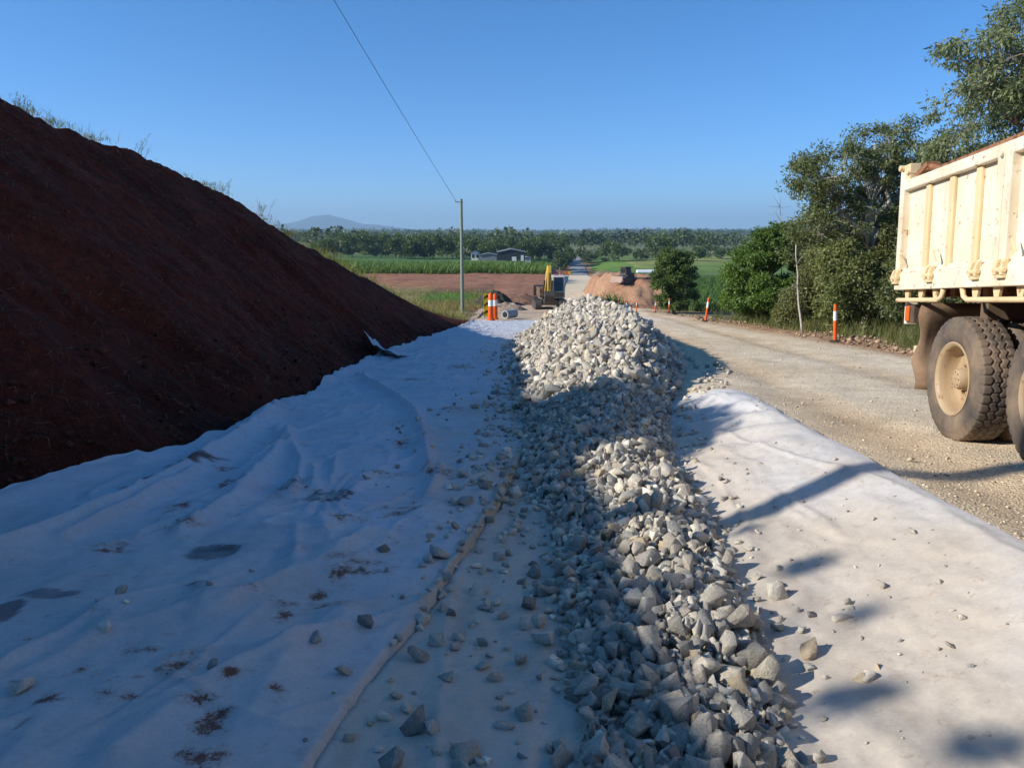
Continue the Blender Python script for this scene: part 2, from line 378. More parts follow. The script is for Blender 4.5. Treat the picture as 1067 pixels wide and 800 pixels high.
# ------------------------------------------------------------------ grass blades helper
def blades(P, L, W, lean, cols, seg=2, seed=0, dirn=None):
    """curved blades rooted at P; returns V,F,C"""
    g = np.random.default_rng(seed); n = len(P); az = g.uniform(0, 2 * np.pi, n)
    if dirn is not None: az = dirn + g.normal(0, .5, n)
    d = np.stack([np.cos(az), np.sin(az), np.zeros(n)], -1); sd = np.stack([-np.sin(az), np.cos(az), np.zeros(n)], -1)
    rows = []
    for k in range(seg + 1):
        f = k / seg; up = L * f * (1 - .35 * lean * f); out = L * lean * f ** 1.8
        c = P + d * out[:, None] + np.array([0, 0, 1.]) * up[:, None]; w = (W * (1 - .85 * f))[:, None] * sd * .5
        rows += [c - w, c + w]
    V = np.stack(rows, 1); m = 2 * (seg + 1)
    F = np.concatenate([np.stack([np.arange(n) * m + 2 * k, np.arange(n) * m + 2 * k + 1, np.arange(n) * m + 2 * k + 3, np.arange(n) * m + 2 * k + 2], -1) for k in range(seg)])
    return V.reshape(-1, 3), F, np.repeat(cols, m, 0)
def pick_cols(n, a, b, g, var=.25):
    t = g.random(n)[:, None]; return (np.array(a) * (1 - t) + np.array(b) * t) * (1 + g.normal(0, var, (n, 1))).clip(.4, 1.8)

# grass on the crest and straw on the face of the bank
g = np.random.default_rng(5); pts = []
for c in range(650):
    y = g.uniform(5, 52); xc, zc = crest(y); dens = .55 if y < 30 else 1.0
    if vnoise(y * .55, 0 * y, 77) < (.42 if y < 30 else .2): continue
    k = g.integers(6, 26); r = g.normal(0, .16, (k, 2)); back = abs(g.normal(.12, .35)) if y < 30 else abs(g.normal(.1, 1.1))
    pts.append(np.stack([xc - .02 - back + r[:, 0], y + r[:, 1], np.full(k, zc + .02)], -1))
P = np.concatenate(pts); n = len(P); tall = np.where(P[:, 1] > 30, 1.3, .8)
V, F, Cc = blades(P, g.gamma(4, .034, n) * tall + .04, np.full(n, .011), g.uniform(.4, 1.3, n), pick_cols(n, (.10, .15, .035), (.30, .25, .09), g), 3, 6)
tag(mesh_np('grass', V, F, M_grass, cols=Cc), 'uneven fringe of grass tufts along the top of the red bank', 'grass', kind='stuff')
pts = []
for c in range(4200):
    y = 5.5 + 38 * g.random() ** 1.6; sfr = g.uniform(.05, .97); x_t = float(toe_x(y)); xc, zc = crest(y); x = x_t + (xc - x_t) * sfr
    pts.append((x + .14, y, float(Pf(y)) + (float(zc) - float(Pf(y))) * (sfr + .035 * math.sin(math.pi * sfr)) + .10))
P = np.array(pts); n = len(P)
az = g.normal(0, .6, n); d = np.stack([.6 * np.cos(az), np.sin(az) * .7, -.62 * np.cos(az)], -1); L = g.gamma(3, .03, n); wv = np.cross(d, np.array([.7, 0, .7])) * .0035
V = np.stack([P - wv, P + wv, P + d * L[:, None] * .5 + np.array([.03, 0, .03]) + wv, P + d * L[:, None] * .5 + np.array([.03, 0, .03]) - wv, P + d * L[:, None] + wv * .3, P + d * L[:, None] - wv * .3], 1)
F = np.concatenate([np.stack([np.arange(n) * 6 + a for a in q], -1) for q in ((0, 1, 2, 3), (3, 2, 4, 5))])
tag(mesh_np('straw', V.reshape(-1, 3), F, M_grass, cols=np.repeat(pick_cols(n, (.16, .085, .045), (.26, .18, .10), g), 6, 0)), 'dry roots and straw hanging from the red bank face', 'straw', kind='stuff')
# tall seeding weeds on the crest
WEEDS = [(150, 6, .7, 'tall bare weed stalks rising highest above the middle of the bank top'), (233, 8, .45, 'low spreading weed at the brow where the bank starts to fall'), (272, 9, .6, 'thin twiggy weed leaning right over the falling brow'), (22, 9, .3, 'short green tuft at the top left end of the bank'), (392, 8, 1.1, 'sunlit leafy weed on the low end of the bank')]
for px, k, L0, lab in WEEDS:
    ys = np.linspace(6, 50, 500); xcs, zcs = crest(ys); pxs = project(np.stack([xcs, ys, zcs], -1))[0]; y = float(np.interp(px, pxs, ys)) if px > pxs[0] else 14.
    xc, zc = crest(y); e = empty('weed', (float(xc) - .05, y, float(zc) - .05), lab, 'weed')
    mb = MB(); LV = []
    for i in range(k):
        a = random.uniform(-.2, 2.6); l = L0 * random.uniform(.5, 1); ln = random.uniform(.15, .6)
        p = [(0.1 * random.gauss(0, 1), .12 * random.gauss(0, 1), 0)]
        for q in range(1, 6): p.append((p[0][0] + math.cos(a) * ln * l * (q / 5) ** 1.6, p[0][1] + math.sin(a) * ln * l * (q / 5) ** 1.6, l * q / 5 * (1 - .2 * ln)))
        mb.tube(p, np.linspace(.006, .003, 6), 4); LV += [np.array(p[q]) + g.normal(0, .03, 3) for q in (3, 4, 5) for _ in range(3)]
    mb.build('stem', mat_col('weed_stem', .8, (), (), col=(.16, .15, .06)), e)
    LV = np.array(LV); n = len(LV); V, F, Cc = blades(LV, g.uniform(.04, .11, n), np.full(n, .012), g.uniform(.4, 1.4, n), pick_cols(n, (.09, .14, .03), (.24, .22, .07), g), 2, 8)
    mesh_np('leaf', V, F, M_grass, e, cols=Cc)['kind'] = 'stuff'

# ------------------------------------------------------------------ geotextile sheets
def sheet_floor(x, y):
    b = bank_z(x, y); f = zg(x, y); w = sstep(.25, -.05, x - toe_x(y)); return np.maximum(f, np.where(x < toe_x(y) + .2, b, -99)) + .02 * w
_hem = np.array([(-4, -.75), (0, -.72), (2.19, -.63), (2.68, -.56), (3.29, -.41), (4.58, -.2), (5.25, -.09), (6.49, .05), (9, .35), (14, .9), (22, 1.3), (34, 1.9), (46, 2.4)], float)
def hem_x(y): return np.interp(y, _hem[:, 0], _hem[:, 1]) + .02 * fbm(y * 2.5, y * 0, 81)
def px_floor(px, py):
    p = ground_pt(px, py); return p[:2]
def poly_dist(X, Y, pts):
    pts = np.asarray(pts); D = np.full(X.shape, 1e9)
    for a, b in zip(pts[:-1], pts[1:]):
        d = b - a; L = d @ d + 1e-9; t = np.clip(((X - a[0]) * d[0] + (Y - a[1]) * d[1]) / L, 0, 1)
        D = np.minimum(D, np.hypot(X - a[0] - t * d[0], Y - a[1] - t * d[1]))
    return D
# folds: pixel polylines turned into floor curves, ridge height, ridge width
FOLDS = [([(372, 395), (405, 412), (430, 432), (440, 455), (445, 485), (447, 500)], .085, .10), ([(460, 490), (455, 512), (445, 525)], .05, .06),
         ([(0, 588), (60, 562), (130, 530), (200, 492), (262, 452), (290, 432)], .10, .16), ([(70, 570), (140, 535), (205, 498)], .05, .07), ([(190, 565), (245, 525), (285, 480), (300, 455)], .07, .13),
         ([(305, 520), (315, 490), (300, 460)], .06, .07), ([(325, 515), (328, 490)], .04, .05), ([(345, 512), (350, 485)], .035, .04), ([(310, 560), (308, 590)], .03, .05), ([(330, 545), (345, 575)], .02, .05),
         ([(0, 705), (110, 672), (240, 640), (330, 600), (390, 560)], .03, .16), ([(120, 800), (190, 745), (300, 690)], .035, .15), ([(270, 440), (340, 432), (400, 428)], .035, .12),
         ([(320, 410), (350, 402), (385, 398)], .05, .1), ([(390, 385), (440, 378), (500, 372)], .04, .15), ([(400, 376), (452, 366), (520, 358)], .04, .2), ([(360, 640), (300, 700), (260, 760)], .02, .1)]
FOLDS = [(np.array([px_floor(*q) for q in p]), h, w) for p, h, w in FOLDS]
PUD = [((218, 584), (28, 8), 1), ((342, 523), (25, 8), 1), ((52, 630), (30, 6), .75), ((4, 650), (12, 13), .9)]
def sheet_wr(x, y):
    h = .024 * fbm(x * 1.1 + .5 * y, y * .7, 85) + .016 * fbm(x * 3.5, y * 2.2 + x, 86, 3) + .006 * fbm(x * 12, y * 10, 87, 3)
    rd = 1 - np.abs(fbm(x * 1.5 - .9 * y * .5, y * .55 + x * .4, 88, 3)) * 3; h = h + .036 * np.clip(rd, 0, 1) ** 3 * sstep(.3, -1.2, x)
    for p, hh, w in FOLDS:
        d = poly_dist(x, y, p); h = h + 1.45 * hh * (np.exp(-(d / (.8 * w)) ** 1.25) - .25 * np.exp(-(d / (2.6 * w)) ** 2))
    cr = 0
    for q, (ca_, sa_, fx_, fy_) in enumerate(((.80, .6, 2.0, .55), (.35, .94, 1.6, .6), (.97, -.25, 2.6, .8))):
        u_ = x * ca_ + y * sa_; v_ = -x * sa_ + y * ca_; m_ = sstep(.45, .75, vnoise(x * .9 + 5 * q, y * .7, 140 + q))
        cr = cr + m_ * np.clip(1 - np.abs(fbm(v_ * fx_ + .3 * fbm(u_, v_, 150 + q), u_ * fy_, 144 + q, 2)) * 9, 0, 1) ** 1.5
    h = h + .030 * cr
    g0 = px_floor(340, 522); dx = x - g0[0]; dy = y - g0[1]; r = np.hypot(dx, dy); an = np.arctan2(dy, dx)
    h = h + .014 * np.sin(an * 17 + 2 * np.sin(an * 5)) * np.exp(-((r - .38) / .26) ** 2) - .03 * np.exp(-(r / .25) ** 2)
    return h
def hem_wr(x, y):
    e = hem_x(y) - x; return (.023 * np.exp(-((e - .030) / .020) ** 2) + .010 * np.exp(-((e - .16) / .05) ** 2)) * (.05 + .95 * sstep(2.7, 4.6, y)) * (1 + .9 * fbm(y * 1.6, y * 0, 89))
def left_z(x, y):
    lift = .05 * np.exp(-((x - toe_x(y) - .05) / .18) ** 2) * (1 + fbm(y * 2.2, y * 0, 90))
    return sheet_floor(x, y) + .05 + sheet_wr(x, y) + hem_wr(x, y) + lift
def left_edge(y): return toe_x(y) + .03 - .09 * fbm(y * .8, y * 0 + 4, 91) - .02 * fbm(y * 2.5, y * 0, 92)
def dirt_blobs(X, Y, spots, seed):
    m = np.zeros_like(X)
    for (px, py), (rx, ry), st in spots:
        c = ground_pt(px, py); ax = abs(ground_pt(px + rx, py)[0] - c[0]); ay = abs(ground_pt(px, py - ry)[1] - c[1])
        d = ((X - c[0]) / ax) ** 2 + ((Y - c[1]) / ay) ** 2
        n = fbm(X * 8 + seed, Y * 8, 93, 4) * 1.6 + fbm(X * 38 + seed, Y * 30, 94, 3) * 1.5
        m = np.maximum(m, st * sstep(1.05, .75, d + n * (1 if seed > 2 else .35)))
    return m
STAIN = [((298, 650), (11, 5), .9), ((254, 631), (11, 5), .7), ((300, 640), (16, 4), .5), ((215, 745), (18, 6), .9), ((222, 768), (20, 14), .9), ((355, 608), (12, 8), .8), ((242, 722), (9, 4), .9), ((192, 708), (18, 14), .55), ((90, 712), (22, 5), .45),
         ((355, 595), (10, 4), .7), ((120, 580), (16, 6), .6), ((100, 580), (8, 4), .5), ((188, 536), (12, 7), .7), ((240, 512), (14, 4), .8), ((236, 492), (10, 3), .8), ((190, 560), (18, 4), .6), ((270, 430), (8, 3), .6), ((50, 745), (14, 5), .7), ((240, 628), (10, 3), .5),
         ((210, 800), (30, 10), .8), ((205, 629), (9, 5), .8), ((333, 629), (11, 6), .8), ((360, 548), (20, 5), .5), ((300, 515), (16, 6), .6), ((420, 470), (10, 3), .6), ((400, 500), (14, 3), .4), ((480, 385), (16, 3), .4), ((430, 398), (14, 2), .5),
         ((345, 640), (24, 5), .35), ((380, 600), (24, 8), .3), ((420, 540), (20, 6), .4), ((460, 500), (16, 4), .4), ((120, 740), (30, 6), .35), ((470, 430), (12, 3), .5), ((440, 700), (20, 8), .2), ((150, 690), (20, 4), .45), ((290, 735), (12, 5), .4)]
M_geo = mat_col('geotextile', .85, ((1.3, .07), (14, .06), (60, .06)), ((240, .25, .002), (40, .2, .006), (9, .2, .02)), spec=.25, rough_attr='wet')
def add_mud(m):
    nt = m.node_tree; b = nt.nodes['Principled BSDF']; src = b.inputs['Base Color'].links[0].from_socket
    a = N(nt, 'ShaderNodeAttribute', attribute_name='mud'); n1 = noise_node(nt, 11, 6, .75, seed=31); n2 = noise_node(nt, 70, 6, .8, seed=37)
    ad = N(nt, 'ShaderNodeMath', operation='MULTIPLY_ADD'); nt.links.new(n1.outputs[0], ad.inputs[0]); ad.inputs[1].default_value = 3.2; ad.inputs[2].default_value = -2.45
    ad2 = N(nt, 'ShaderNodeMath', operation='MULTIPLY_ADD'); nt.links.new(n2.outputs[0], ad2.inputs[0]); ad2.inputs[1].default_value = 1.7; nt.links.new(ad.outputs[0], ad2.inputs[2])
    s = N(nt, 'ShaderNodeMath', operation='ADD'); nt.links.new(ad2.outputs[0], s.inputs[0]); nt.links.new(a.outputs['Fac'], s.inputs[1])
    halo = ramp(nt, s.outputs[0], .22, .95); core = ramp(nt, s.outputs[0], .62, .98)
    hm = N(nt, 'ShaderNodeMath', operation='MULTIPLY'); nt.links.new(halo.outputs[0], hm.inputs[0]); hm.inputs[1].default_value = .7
    c = mixn(nt, src, (.33, .20, .14), hm.outputs[0]); cm = N(nt, 'ShaderNodeMath', operation='MULTIPLY'); nt.links.new(core.outputs[0], cm.inputs[0]); cm.inputs[1].default_value = .88
    c = mixn(nt, c, (.14, .050, .027), cm.outputs[0]); nt.links.new(c, b.inputs['Base Color'])
add_mud(M_geo)
white = np.array([.53, .54, .57]); dust = np.array([.485, .425, .355]); mud = np.array([.14, .075, .048]); wetc = np.array([.12, .10, .10])
ys = np.concatenate([np.arange(-4, 1.6, .2), 1.6 * np.exp(np.arange(0, math.log(45.5 / 1.6), .0058))]); nx = 200
t = np.linspace(0, 1, nx); xl = left_edge(ys)[:, None]; xr = hem_x(ys)[:, None]; far_end = .35 * fbm(t[None] * 3, 0 * t[None], 94)
X = xl + (xr - xl) * t; Y = np.repeat(ys[:, None], nx, 1); Y = Y + np.where(Y > 40, (Y - 40) / 5.5 * far_end, 0)
Z = left_z(X, Y)
e = np.clip((.02 - (xr - X)) / .02, 0, 1); Z = Z - e * .055       # the hem turns down onto the lower sheet
pud = dirt_blobs(X, Y, PUD, 1); st = np.zeros_like(X)
for (px_, py_), (rx_, ry_), w_ in STAIN:
    c_ = ground_pt(px_, py_); ax_ = abs(ground_pt(px_ + rx_, py_)[0] - c_[0]); ay_ = abs(ground_pt(px_, py_ - ry_)[1] - c_[1]); st = np.maximum(st, (.55 + .45 * w_) * np.exp(-.75 * (((X - c_[0]) / ax_) ** 2 + ((Y - c_[1]) / ay_) ** 2)))
n1 = fbm(X * .8, Y * .5, 95); n2 = fbm(X * 3, Y * 3, 96)
hemd = np.exp(-((xr - X) / .07) ** 2) * (.1 + .9 * sstep(2.6, 4.4, Y))
dm = np.clip(np.maximum(sstep(-1.5, .6, X + .9 * n1), .75 * sstep(5.2, 2.6, Y + .8 * n1 + .35 * X)) * .66 + .28 * n2 * sstep(-2.5, 0, X) + .15 * sstep(30, 10, Y) * n1, 0, .95) * sstep(40, 18, Y) + hemd * .3
C = mixc(white, dust, np.clip(dm, 0, 1))
C = mixc(C, np.array([.46, .37, .25]), np.clip(hemd * .8, 0, 1) * (Y < 9))
spk = (vnoise(X * 26, Y * 20, 97) > .955) & (vnoise(X * 2.2, Y * 1.6, 98) > .6); C = mixc(C, mud, spk * .55)
strk = poly_dist(X, Y, [px_floor(*q) for q in [(95, 535), (140, 515), (185, 495), (225, 484)]]); C = mixc(C, mud * .45, sstep(.10, .03, strk + .10 * n2 + .10 * fbm(X * 12, Y * 12, 99, 3)) * .9)
C = mixc(C, wetc, pud)
tag(mesh_np('geotextile_sheet', np.stack([X, Y, Z], -1).reshape(-1, 3), grid_faces(*X.shape)[:, :], M_geo, smooth=True, cols=np.clip(C, 0, 1).reshape(-1, 3), attrs={'wet': pud.ravel(), 'mud': st.ravel()}),
    'wide white geotextile sheet, wrinkled and muddy, in the shade below the bank', 'fabric sheet', 'geotextile sheets')
# loose flap of the sheet at the toe further along
fa = ground_pt(386, 375); 
u = np.linspace(0, 1, 24); v = np.linspace(0, 1, 10); Uu, Vv = np.meshgrid(u, v)
fx = fa[0] - .35 + 1.15 * Uu + .1 * Vv; fy = fa[1] + .9 - 1.5 * Uu + 1.2 * Vv
fz = left_z(fx, fy) + .03 + .30 * (1 - Vv) ** 1.5 * (1 - .75 * Uu) + .02 * np.sin(Uu * 18)
tag(mesh_np('geotextile_flap', np.stack([fx, fy, fz], -1).reshape(-1, 3), grid_faces(10, 24), M_geo, smooth=True, cols=np.tile(white * .95, (240, 1)), attrs={'wet': np.zeros(240), 'mud': np.zeros(240)}), 'loose curled strip of white fabric standing up at the foot of the bank', 'fabric flap')
# right-hand sheet lapping up over the edge of the box-out
def right_z(x, y):
    h = .018 * fbm(x * 2.2, y * 1.0, 101) + .014 * fbm(x * 6, y * 2.5, 102, 3) + .006 * fbm(x * 16, y * 9, 103, 3)
    k = np.exp(-((y - 7.6 + .8 * (x - 2)) / 1.3) ** 2); h = h + .03 * k * np.sin((y + .9 * x) * 9 + 2 * fbm(x * 2, y, 104)) * sstep(1.2, 1.8, x)
    st = 1 - np.abs(fbm(x * 3.2 + .15 * y, y * .35, 105, 2)) * 4; h = h + .016 * np.clip(st, 0, 1) ** 2
    return zg(x, y) + .022 + h * sstep(2.4, 2.0, x - .07 * (y - 3))
ys = np.concatenate([np.arange(-4, 1.2, .2), 1.2 * np.exp(np.arange(0, math.log(9.4 / 1.2), .0052))]); nx = 190
xl = (hem_x(ys) - .35)[:, None]; xr = (2.27 + .072 * (ys - 3) + .035 * fbm(ys * .8, ys * 0, 106) - .5 * sstep(8.3, 9.4, ys) ** 2)[:, None]
X = xl + (xr - xl) * t[None, :nx] if False else xl + (xr - xl) * np.linspace(0, 1, nx); Y = np.repeat(ys[:, None], nx, 1)
Z = right_z(X, Y) - np.where(X < hem_x(Y), .012, 0)
n1 = fbm(X * 1.1, Y * .6, 107); n2 = fbm(X * 4, Y * 3, 108)
dm = np.clip(1.0 - sstep(1.4, 2.6, X + .5 * n1 - .02 * Y) * .75 + .14 * n2, 0, 1)
dm = np.maximum(dm, .75 * np.exp(-(((X - 2.1) / .35) ** 2 + ((Y - 4.7) / .8) ** 2)))
C = mixc(white * 1.06, dust * 1.06, dm)
strk = np.clip(fbm(X * 9, Y * 1.2, 109, 3) * 2 - .3, 0, 1); C = mixc(C, np.array([.36, .29, .225]), strk * .35 * dm)
spk = (vnoise(X * 40, Y * 32, 110) > .955); C = mixc(C, np.array([.30, .24, .18]), spk * .5)
tag(mesh_np('geotextile_sheet', np.stack([X, Y, Z], -1).reshape(-1, 3), grid_faces(*X.shape), M_geo, smooth=True, cols=np.clip(C, 0, 1).reshape(-1, 3), attrs={'wet': np.zeros(X.size), 'mud': np.zeros(X.size)}),
    'dusty cream geotextile sheet lapped up over the road edge beside the truck', 'fabric sheet', 'geotextile sheets')

# ------------------------------------------------------------------ rocks
def make_rock_protos(k):
    out = []
    g = np.random.default_rng(23)
    for i in range(k):
        bm = bmesh.new(); n = int(g.integers(8, 14))
        p = g.normal(0, 1, (n, 3)); p /= np.linalg.norm(p, axis=1)[:, None]; p *= g.uniform(.8, 1.1, (n, 1)); p = np.sign(p) * np.abs(p) ** .6
        sc = np.array([1, g.uniform(.62, .95), g.uniform(.42, .8)]); p *= sc * .49
        for q in p: bm.verts.new(q)
        r = bmesh.ops.convex_hull(bm, input=bm.verts)
        bmesh.ops.delete(bm, geom=[v for v in r['geom_interior'] if isinstance(v, bmesh.types.BMVert)] if r['geom_interior'] else [], context='VERTS')
        bmesh.ops.dissolve_limit(bm, angle_limit=R(14), verts=bm.verts, edges=bm.edges)
        bmesh.ops.bevel(bm, geom=list(bm.edges), offset=.007, segments=1, affect='EDGES', clamp_overlap=True)
        bmesh.ops.triangulate(bm, faces=bm.faces)
        bm.verts.ensure_lookup_table(); bm.verts.index_update()
        V = np.array([v.co[:] for v in bm.verts]); F = np.array([[v.index for v in f.verts] for f in bm.faces]); bm.free()
        out.append((V, F))
    return out
protos = make_rock_protos(26)
tints = [np.array(c) for c in ((.49, .445, .37), (.40, .365, .31), (.53, .475, .385), (.31, .29, .255), (.47, .415, .335), (.61, .56, .47), (.42, .375, .30))]
ptint = [tints[i % 7] * (1 + .12 * math.sin(i * 2.3)) for i in range(26)]; ptint[5] = np.array([.47, .38, .26]); ptint[17] = np.array([.27, .265, .25])
M_rock = mat_col('broken_rock', .9, ((6, .16), (28, .22)), ((14, .5, .03), (60, .5, .008)), spec=.25)
_pile = np.array([  # y, ridge x, ridge height over the floor, left edge, right edge
    (1.6, .62, .05, .3, .8), (2.1, .62, .08, .24, .92), (2.9, .70, .13, .24, 1.08), (3.6, .76, .16, .26, 1.24), (4.6, .82, .19, .24, 1.34), (6.1, .92, .26, .17, 1.45), (8.4, 1.15, .42, .12, 1.9), (10, 1.5, .66, .05, 2.5), (11.5, 1.85, .95, .03, 2.9),
    (13, 2.1, 1.12, .03, 3.15), (17, 2.4, 1.27, .03, 3.6), (22, 2.38, 1.40, .04, 3.9), (26, 2.25, 1.42, .25, 4.0), (28.5, 2.15, 1.25, .4, 4.0), (31, 2.05, .9, .55, 3.8), (33.5, 1.7, .45, .7, 3.2), (36, 1.4, .05, .9, 2.6)], float)
def pile_h(x, y):
    f = lambda k: np.interp(y, _pile[:, 0], _pile[:, k])
    xr_, h, a, b = f(1), f(2), f(3), f(4)
    a = a + .10 * fbm(y * 1.1, 0 * y, 121); b = b + .12 * fbm(y * 1.1, 0 * y, 122)
    t = np.where(x < xr_, (x - a) / np.maximum(xr_ - a, .05), (b - x) / np.maximum(b - xr_, .05))
    s = np.clip(t, -.5, 1); s = np.where(s > 0, s * (1.25 - .25 * s * s) * .98, s)
    return np.where((y > 1.5) & (y < 36.2), h * np.minimum(s, 1), -1)
def floor_z(x, y):
    on_left = x < hem_x(y); yy = np.asarray(y)
    z = np.where(on_left, left_z(x, y), np.where((yy < 9.4), right_z(x, y), zg(x, y)))
    return z
def pile_z(x, y): return np.maximum(Pf(y) + .04 + pile_h(x, y), zg(x, y) + .02)
g = np.random.default_rng(77)
RX, RY, RZ, RS, RG = [], [], [], [], []   # x, y, surface z, size, group code
def put(x, y, z, s, code): RX.append(x); RY.append(y); RZ.append(z); RS.append(s); RG.append(np.full(len(x), code))
def scatter_pile(y0, y1, n, smin, smean, code):
    y = g.uniform(y0, y1, n); a = np.interp(y, _pile[:, 0], _pile[:, 3]); b = np.interp(y, _pile[:, 0], _pile[:, 4])
    x = a - .12 + (b - a + .24) * g.random(n); h = pile_h(x, y); keep = (h > .0) & (Pf(y) + .04 + h > zg(x, y) + .02)
    x, y = x[keep], y[keep]; s = np.clip(smin + g.gamma(2.2, (smean - smin) / 2.2, len(x)), smin, smean * 2.1)
    put(x, y, pile_z(x, y) + g.uniform(-.5, .38, len(x)) * s, s, code)
scatter_pile(1.5, 9, 9500, .035, .074, 0); scatter_pile(8.5, 20, 8600, .06, .125, 1); scatter_pile(20, 36, 5600, .08, .15, 1)
scatter_pile(1.5, 9, 3200, .012, .026, 0)
# strays beside the pile, thinning outwards
def strays(n, y0, y1, side, spread, code, smean=.08, pw=1.7):
    y = y0 + (y1 - y0) * g.random(n) ** 1.3; e = np.interp(y, _pile[:, 0], _pile[:, 3 if side < 0 else 4])
    d = g.random(n) ** pw * spread * (1 if side > 0 else np.clip(1.25 - y / 14, .45, 1)); x = e + side * (d - .05)
    s = np.clip(smean * .35 + g.gamma(2.0, smean * .30, n), .012, .15)
    put(x, y, floor_z(x, y) + s * .16, s, code)
strays(430, 1.7, 8.5, -1, .85, 2, .070); strays(520, 8, 34, -1, .9, 3, .085); strays(110, 1.7, 9, 1, .4, 4, .062, 2.2)
strays(90, 9, 24, 1, .45, 3, .09); strays(120, 1.7, 9, -1, 1.0, 3, .035); strays(130, 3, 26, -1, 2.4, 5, .06, 1.3); strays(160, 1.8, 8, 1, .9, 3, .024, 1.6)
# the big strays one can point at in the photograph: pixel, size in px, label
LONE = [((360, 698), 24, 'blocky grey rock lying alone on the shaded sheet left of its tan hem'), ((381, 651), 22, 'pointed dark rock on the shaded sheet up from the blocky one'), ((329, 674), 18, 'flattish grey rock on the shaded sheet left of the pointed one'), ((223, 700), 17, 'small squarish rock beside brown stains in the middle of the shaded sheet'),
        ((24, 714), 27, 'pale flat rock alone at the far left of the shaded sheet'), ((407, 784), 34, 'large dark upright rock at the bottom edge on the tan sheet'), ((432, 743), 38, 'big dark rock with a paler one leaning on it left of the pile'), ((450, 757), 20, 'pale rock leaning against a big dark one'), ((437, 672), 34, 'largest rock of the cluster sitting on the tan hem'), ((455, 661), 24, 'rock behind the largest one of the cluster on the hem'),
        ((413, 718), 17, 'small rounded rock right of the hem below the cluster'), ((476, 549), 15, 'brownish rock on the sheet just left of the hem further up'), ((401, 573), 18, 'flat dark rock near the two puddles'), ((382, 501), 12, 'small rock on the sheet above the lens-shaped puddle'), ((378, 595), 10, 'small cube of rock on the sheet between hem and puddles'), ((465, 698), 22, 'flat low rock right of the hem cluster'),
        ((470, 636), 14, 'small dark rock perched on the hem'), ((842, 690), 14, 'small pale rock alone on the sunlit sheet furthest to the right'), ((813, 605), 13, 'small pale stone alone on the sunlit dusty sheet higher up'), ((858, 744), 9, 'tiny stone low on the sunlit dusty sheet'), ((836, 652), 13, 'pale stone beside another on the sunlit sheet edge of the pile'), ((810, 650), 16, 'angular stone at the sunlit right edge of the pile'),
        ((586, 785), 34, 'large rock at the bottom edge of the picture against the pile'), ((556, 593), 21, 'dark rock left of the pile on the tan sheet halfway up'), ((553, 628), 24, 'wide dark rock on the tan sheet below another dark one'), ((545, 681), 25, 'smooth rounded grey rock in a small group left of the pile'), ((566, 663), 30, 'pale topped rock behind the rounded one left of the pile'), ((524, 640), 14, 'small flat slab left of the pile on the tan sheet')]
LR = []
for (px, py), sp, lab in LONE:
    p = ground_pt(px, py + sp * .3, .03); d = project(p)[2]; s = sp * d / FPX * 1.0; LR.append((p[0], p[1], s, lab))
lx = np.array([q[0] for q in LR]); ly = np.array([q[1] for q in LR]); ls = np.array([q[2] for q in LR])
put(lx, ly, floor_z(lx, ly) + ls * .22, ls, 9)
RX, RY, RZ, RS, RG = map(np.concatenate, (RX, RY, RZ, RS, RG)); nR = len(RX)
# drop strays that fall onto a lone rock
for i in range(len(LR)):
    d = np.hypot(RX - lx[i], RY - ly[i]); bad = (d < .6 * ls[i] + .4 * RS) & np.isin(RG, (2, 3, 4, 5)); keep = ~bad; RX, RY, RZ, RS, RG = RX[keep], RY[keep], RZ[keep], RS[keep], RG[keep]
nR = len(RX); PI = g.integers(0, 26, nR)
for k_, i_ in enumerate(np.nonzero(RG == 9)[0]):
    t_ = LR[k_][3]; PI[i_] = 5 if 'brown' in t_.split(' rock')[0] else ((10, 24, 3)[k_ % 3] if 'dark' in t_.split('rock')[0] else ((12, 19)[k_ % 2] if 'pale' in t_.split(' ')[:2] else (0, 7, 1, 8, 14)[k_ % 5]))
q = g.normal(0, 1, (nR, 4)); flat = RG >= 2; yaw = g.uniform(0, 2 * np.pi, nR); tilt = g.normal(0, .16, (nR, 2))
q[flat] = np.stack([np.cos(yaw / 2), tilt[:, 0], tilt[:, 1], np.sin(yaw / 2)], -1)[flat]; q /= np.linalg.norm(q, axis=1)[:, None]
w, x_, y_, z_ = q.T
RM = np.stack([1 - 2 * (y_ * y_ + z_ * z_), 2 * (x_ * y_ - z_ * w), 2 * (x_ * z_ + y_ * w), 2 * (x_ * y_ + z_ * w), 1 - 2 * (x_ * x_ + z_ * z_), 2 * (y_ * z_ - x_ * w), 2 * (x_ * z_ - y_ * w), 2 * (y_ * z_ + x_ * w), 1 - 2 * (x_ * x_ + y_ * y_)], -1).reshape(-1, 3, 3)
P3 = np.stack([RX, RY, RZ], -1); ppx, ppy, pd = project(P3); scr = RS / pd * FPX
inf = (ppx > -5) & (ppx < 1072) & (ppy > 200) & (ppy < 815) & (pd > .5)
buried = np.isin(RG, (0, 1)) & (RZ < pile_z(RX, RY) - .12 * RS)
score = np.where(inf & ~buried, scr, 0); score[RG == 9] = 1e6
ind = np.argsort(-score)[:298]; is_ind = np.zeros(nR, bool); is_ind[ind] = True
pm = []
for i, (V, F) in enumerate(protos):
    me_o = mesh_np('rock', V, F, M_rock, cols=np.tile(ptint[i], (len(V), 1))); pm.append(me_o.data); bpy.data.objects.remove(me_o)
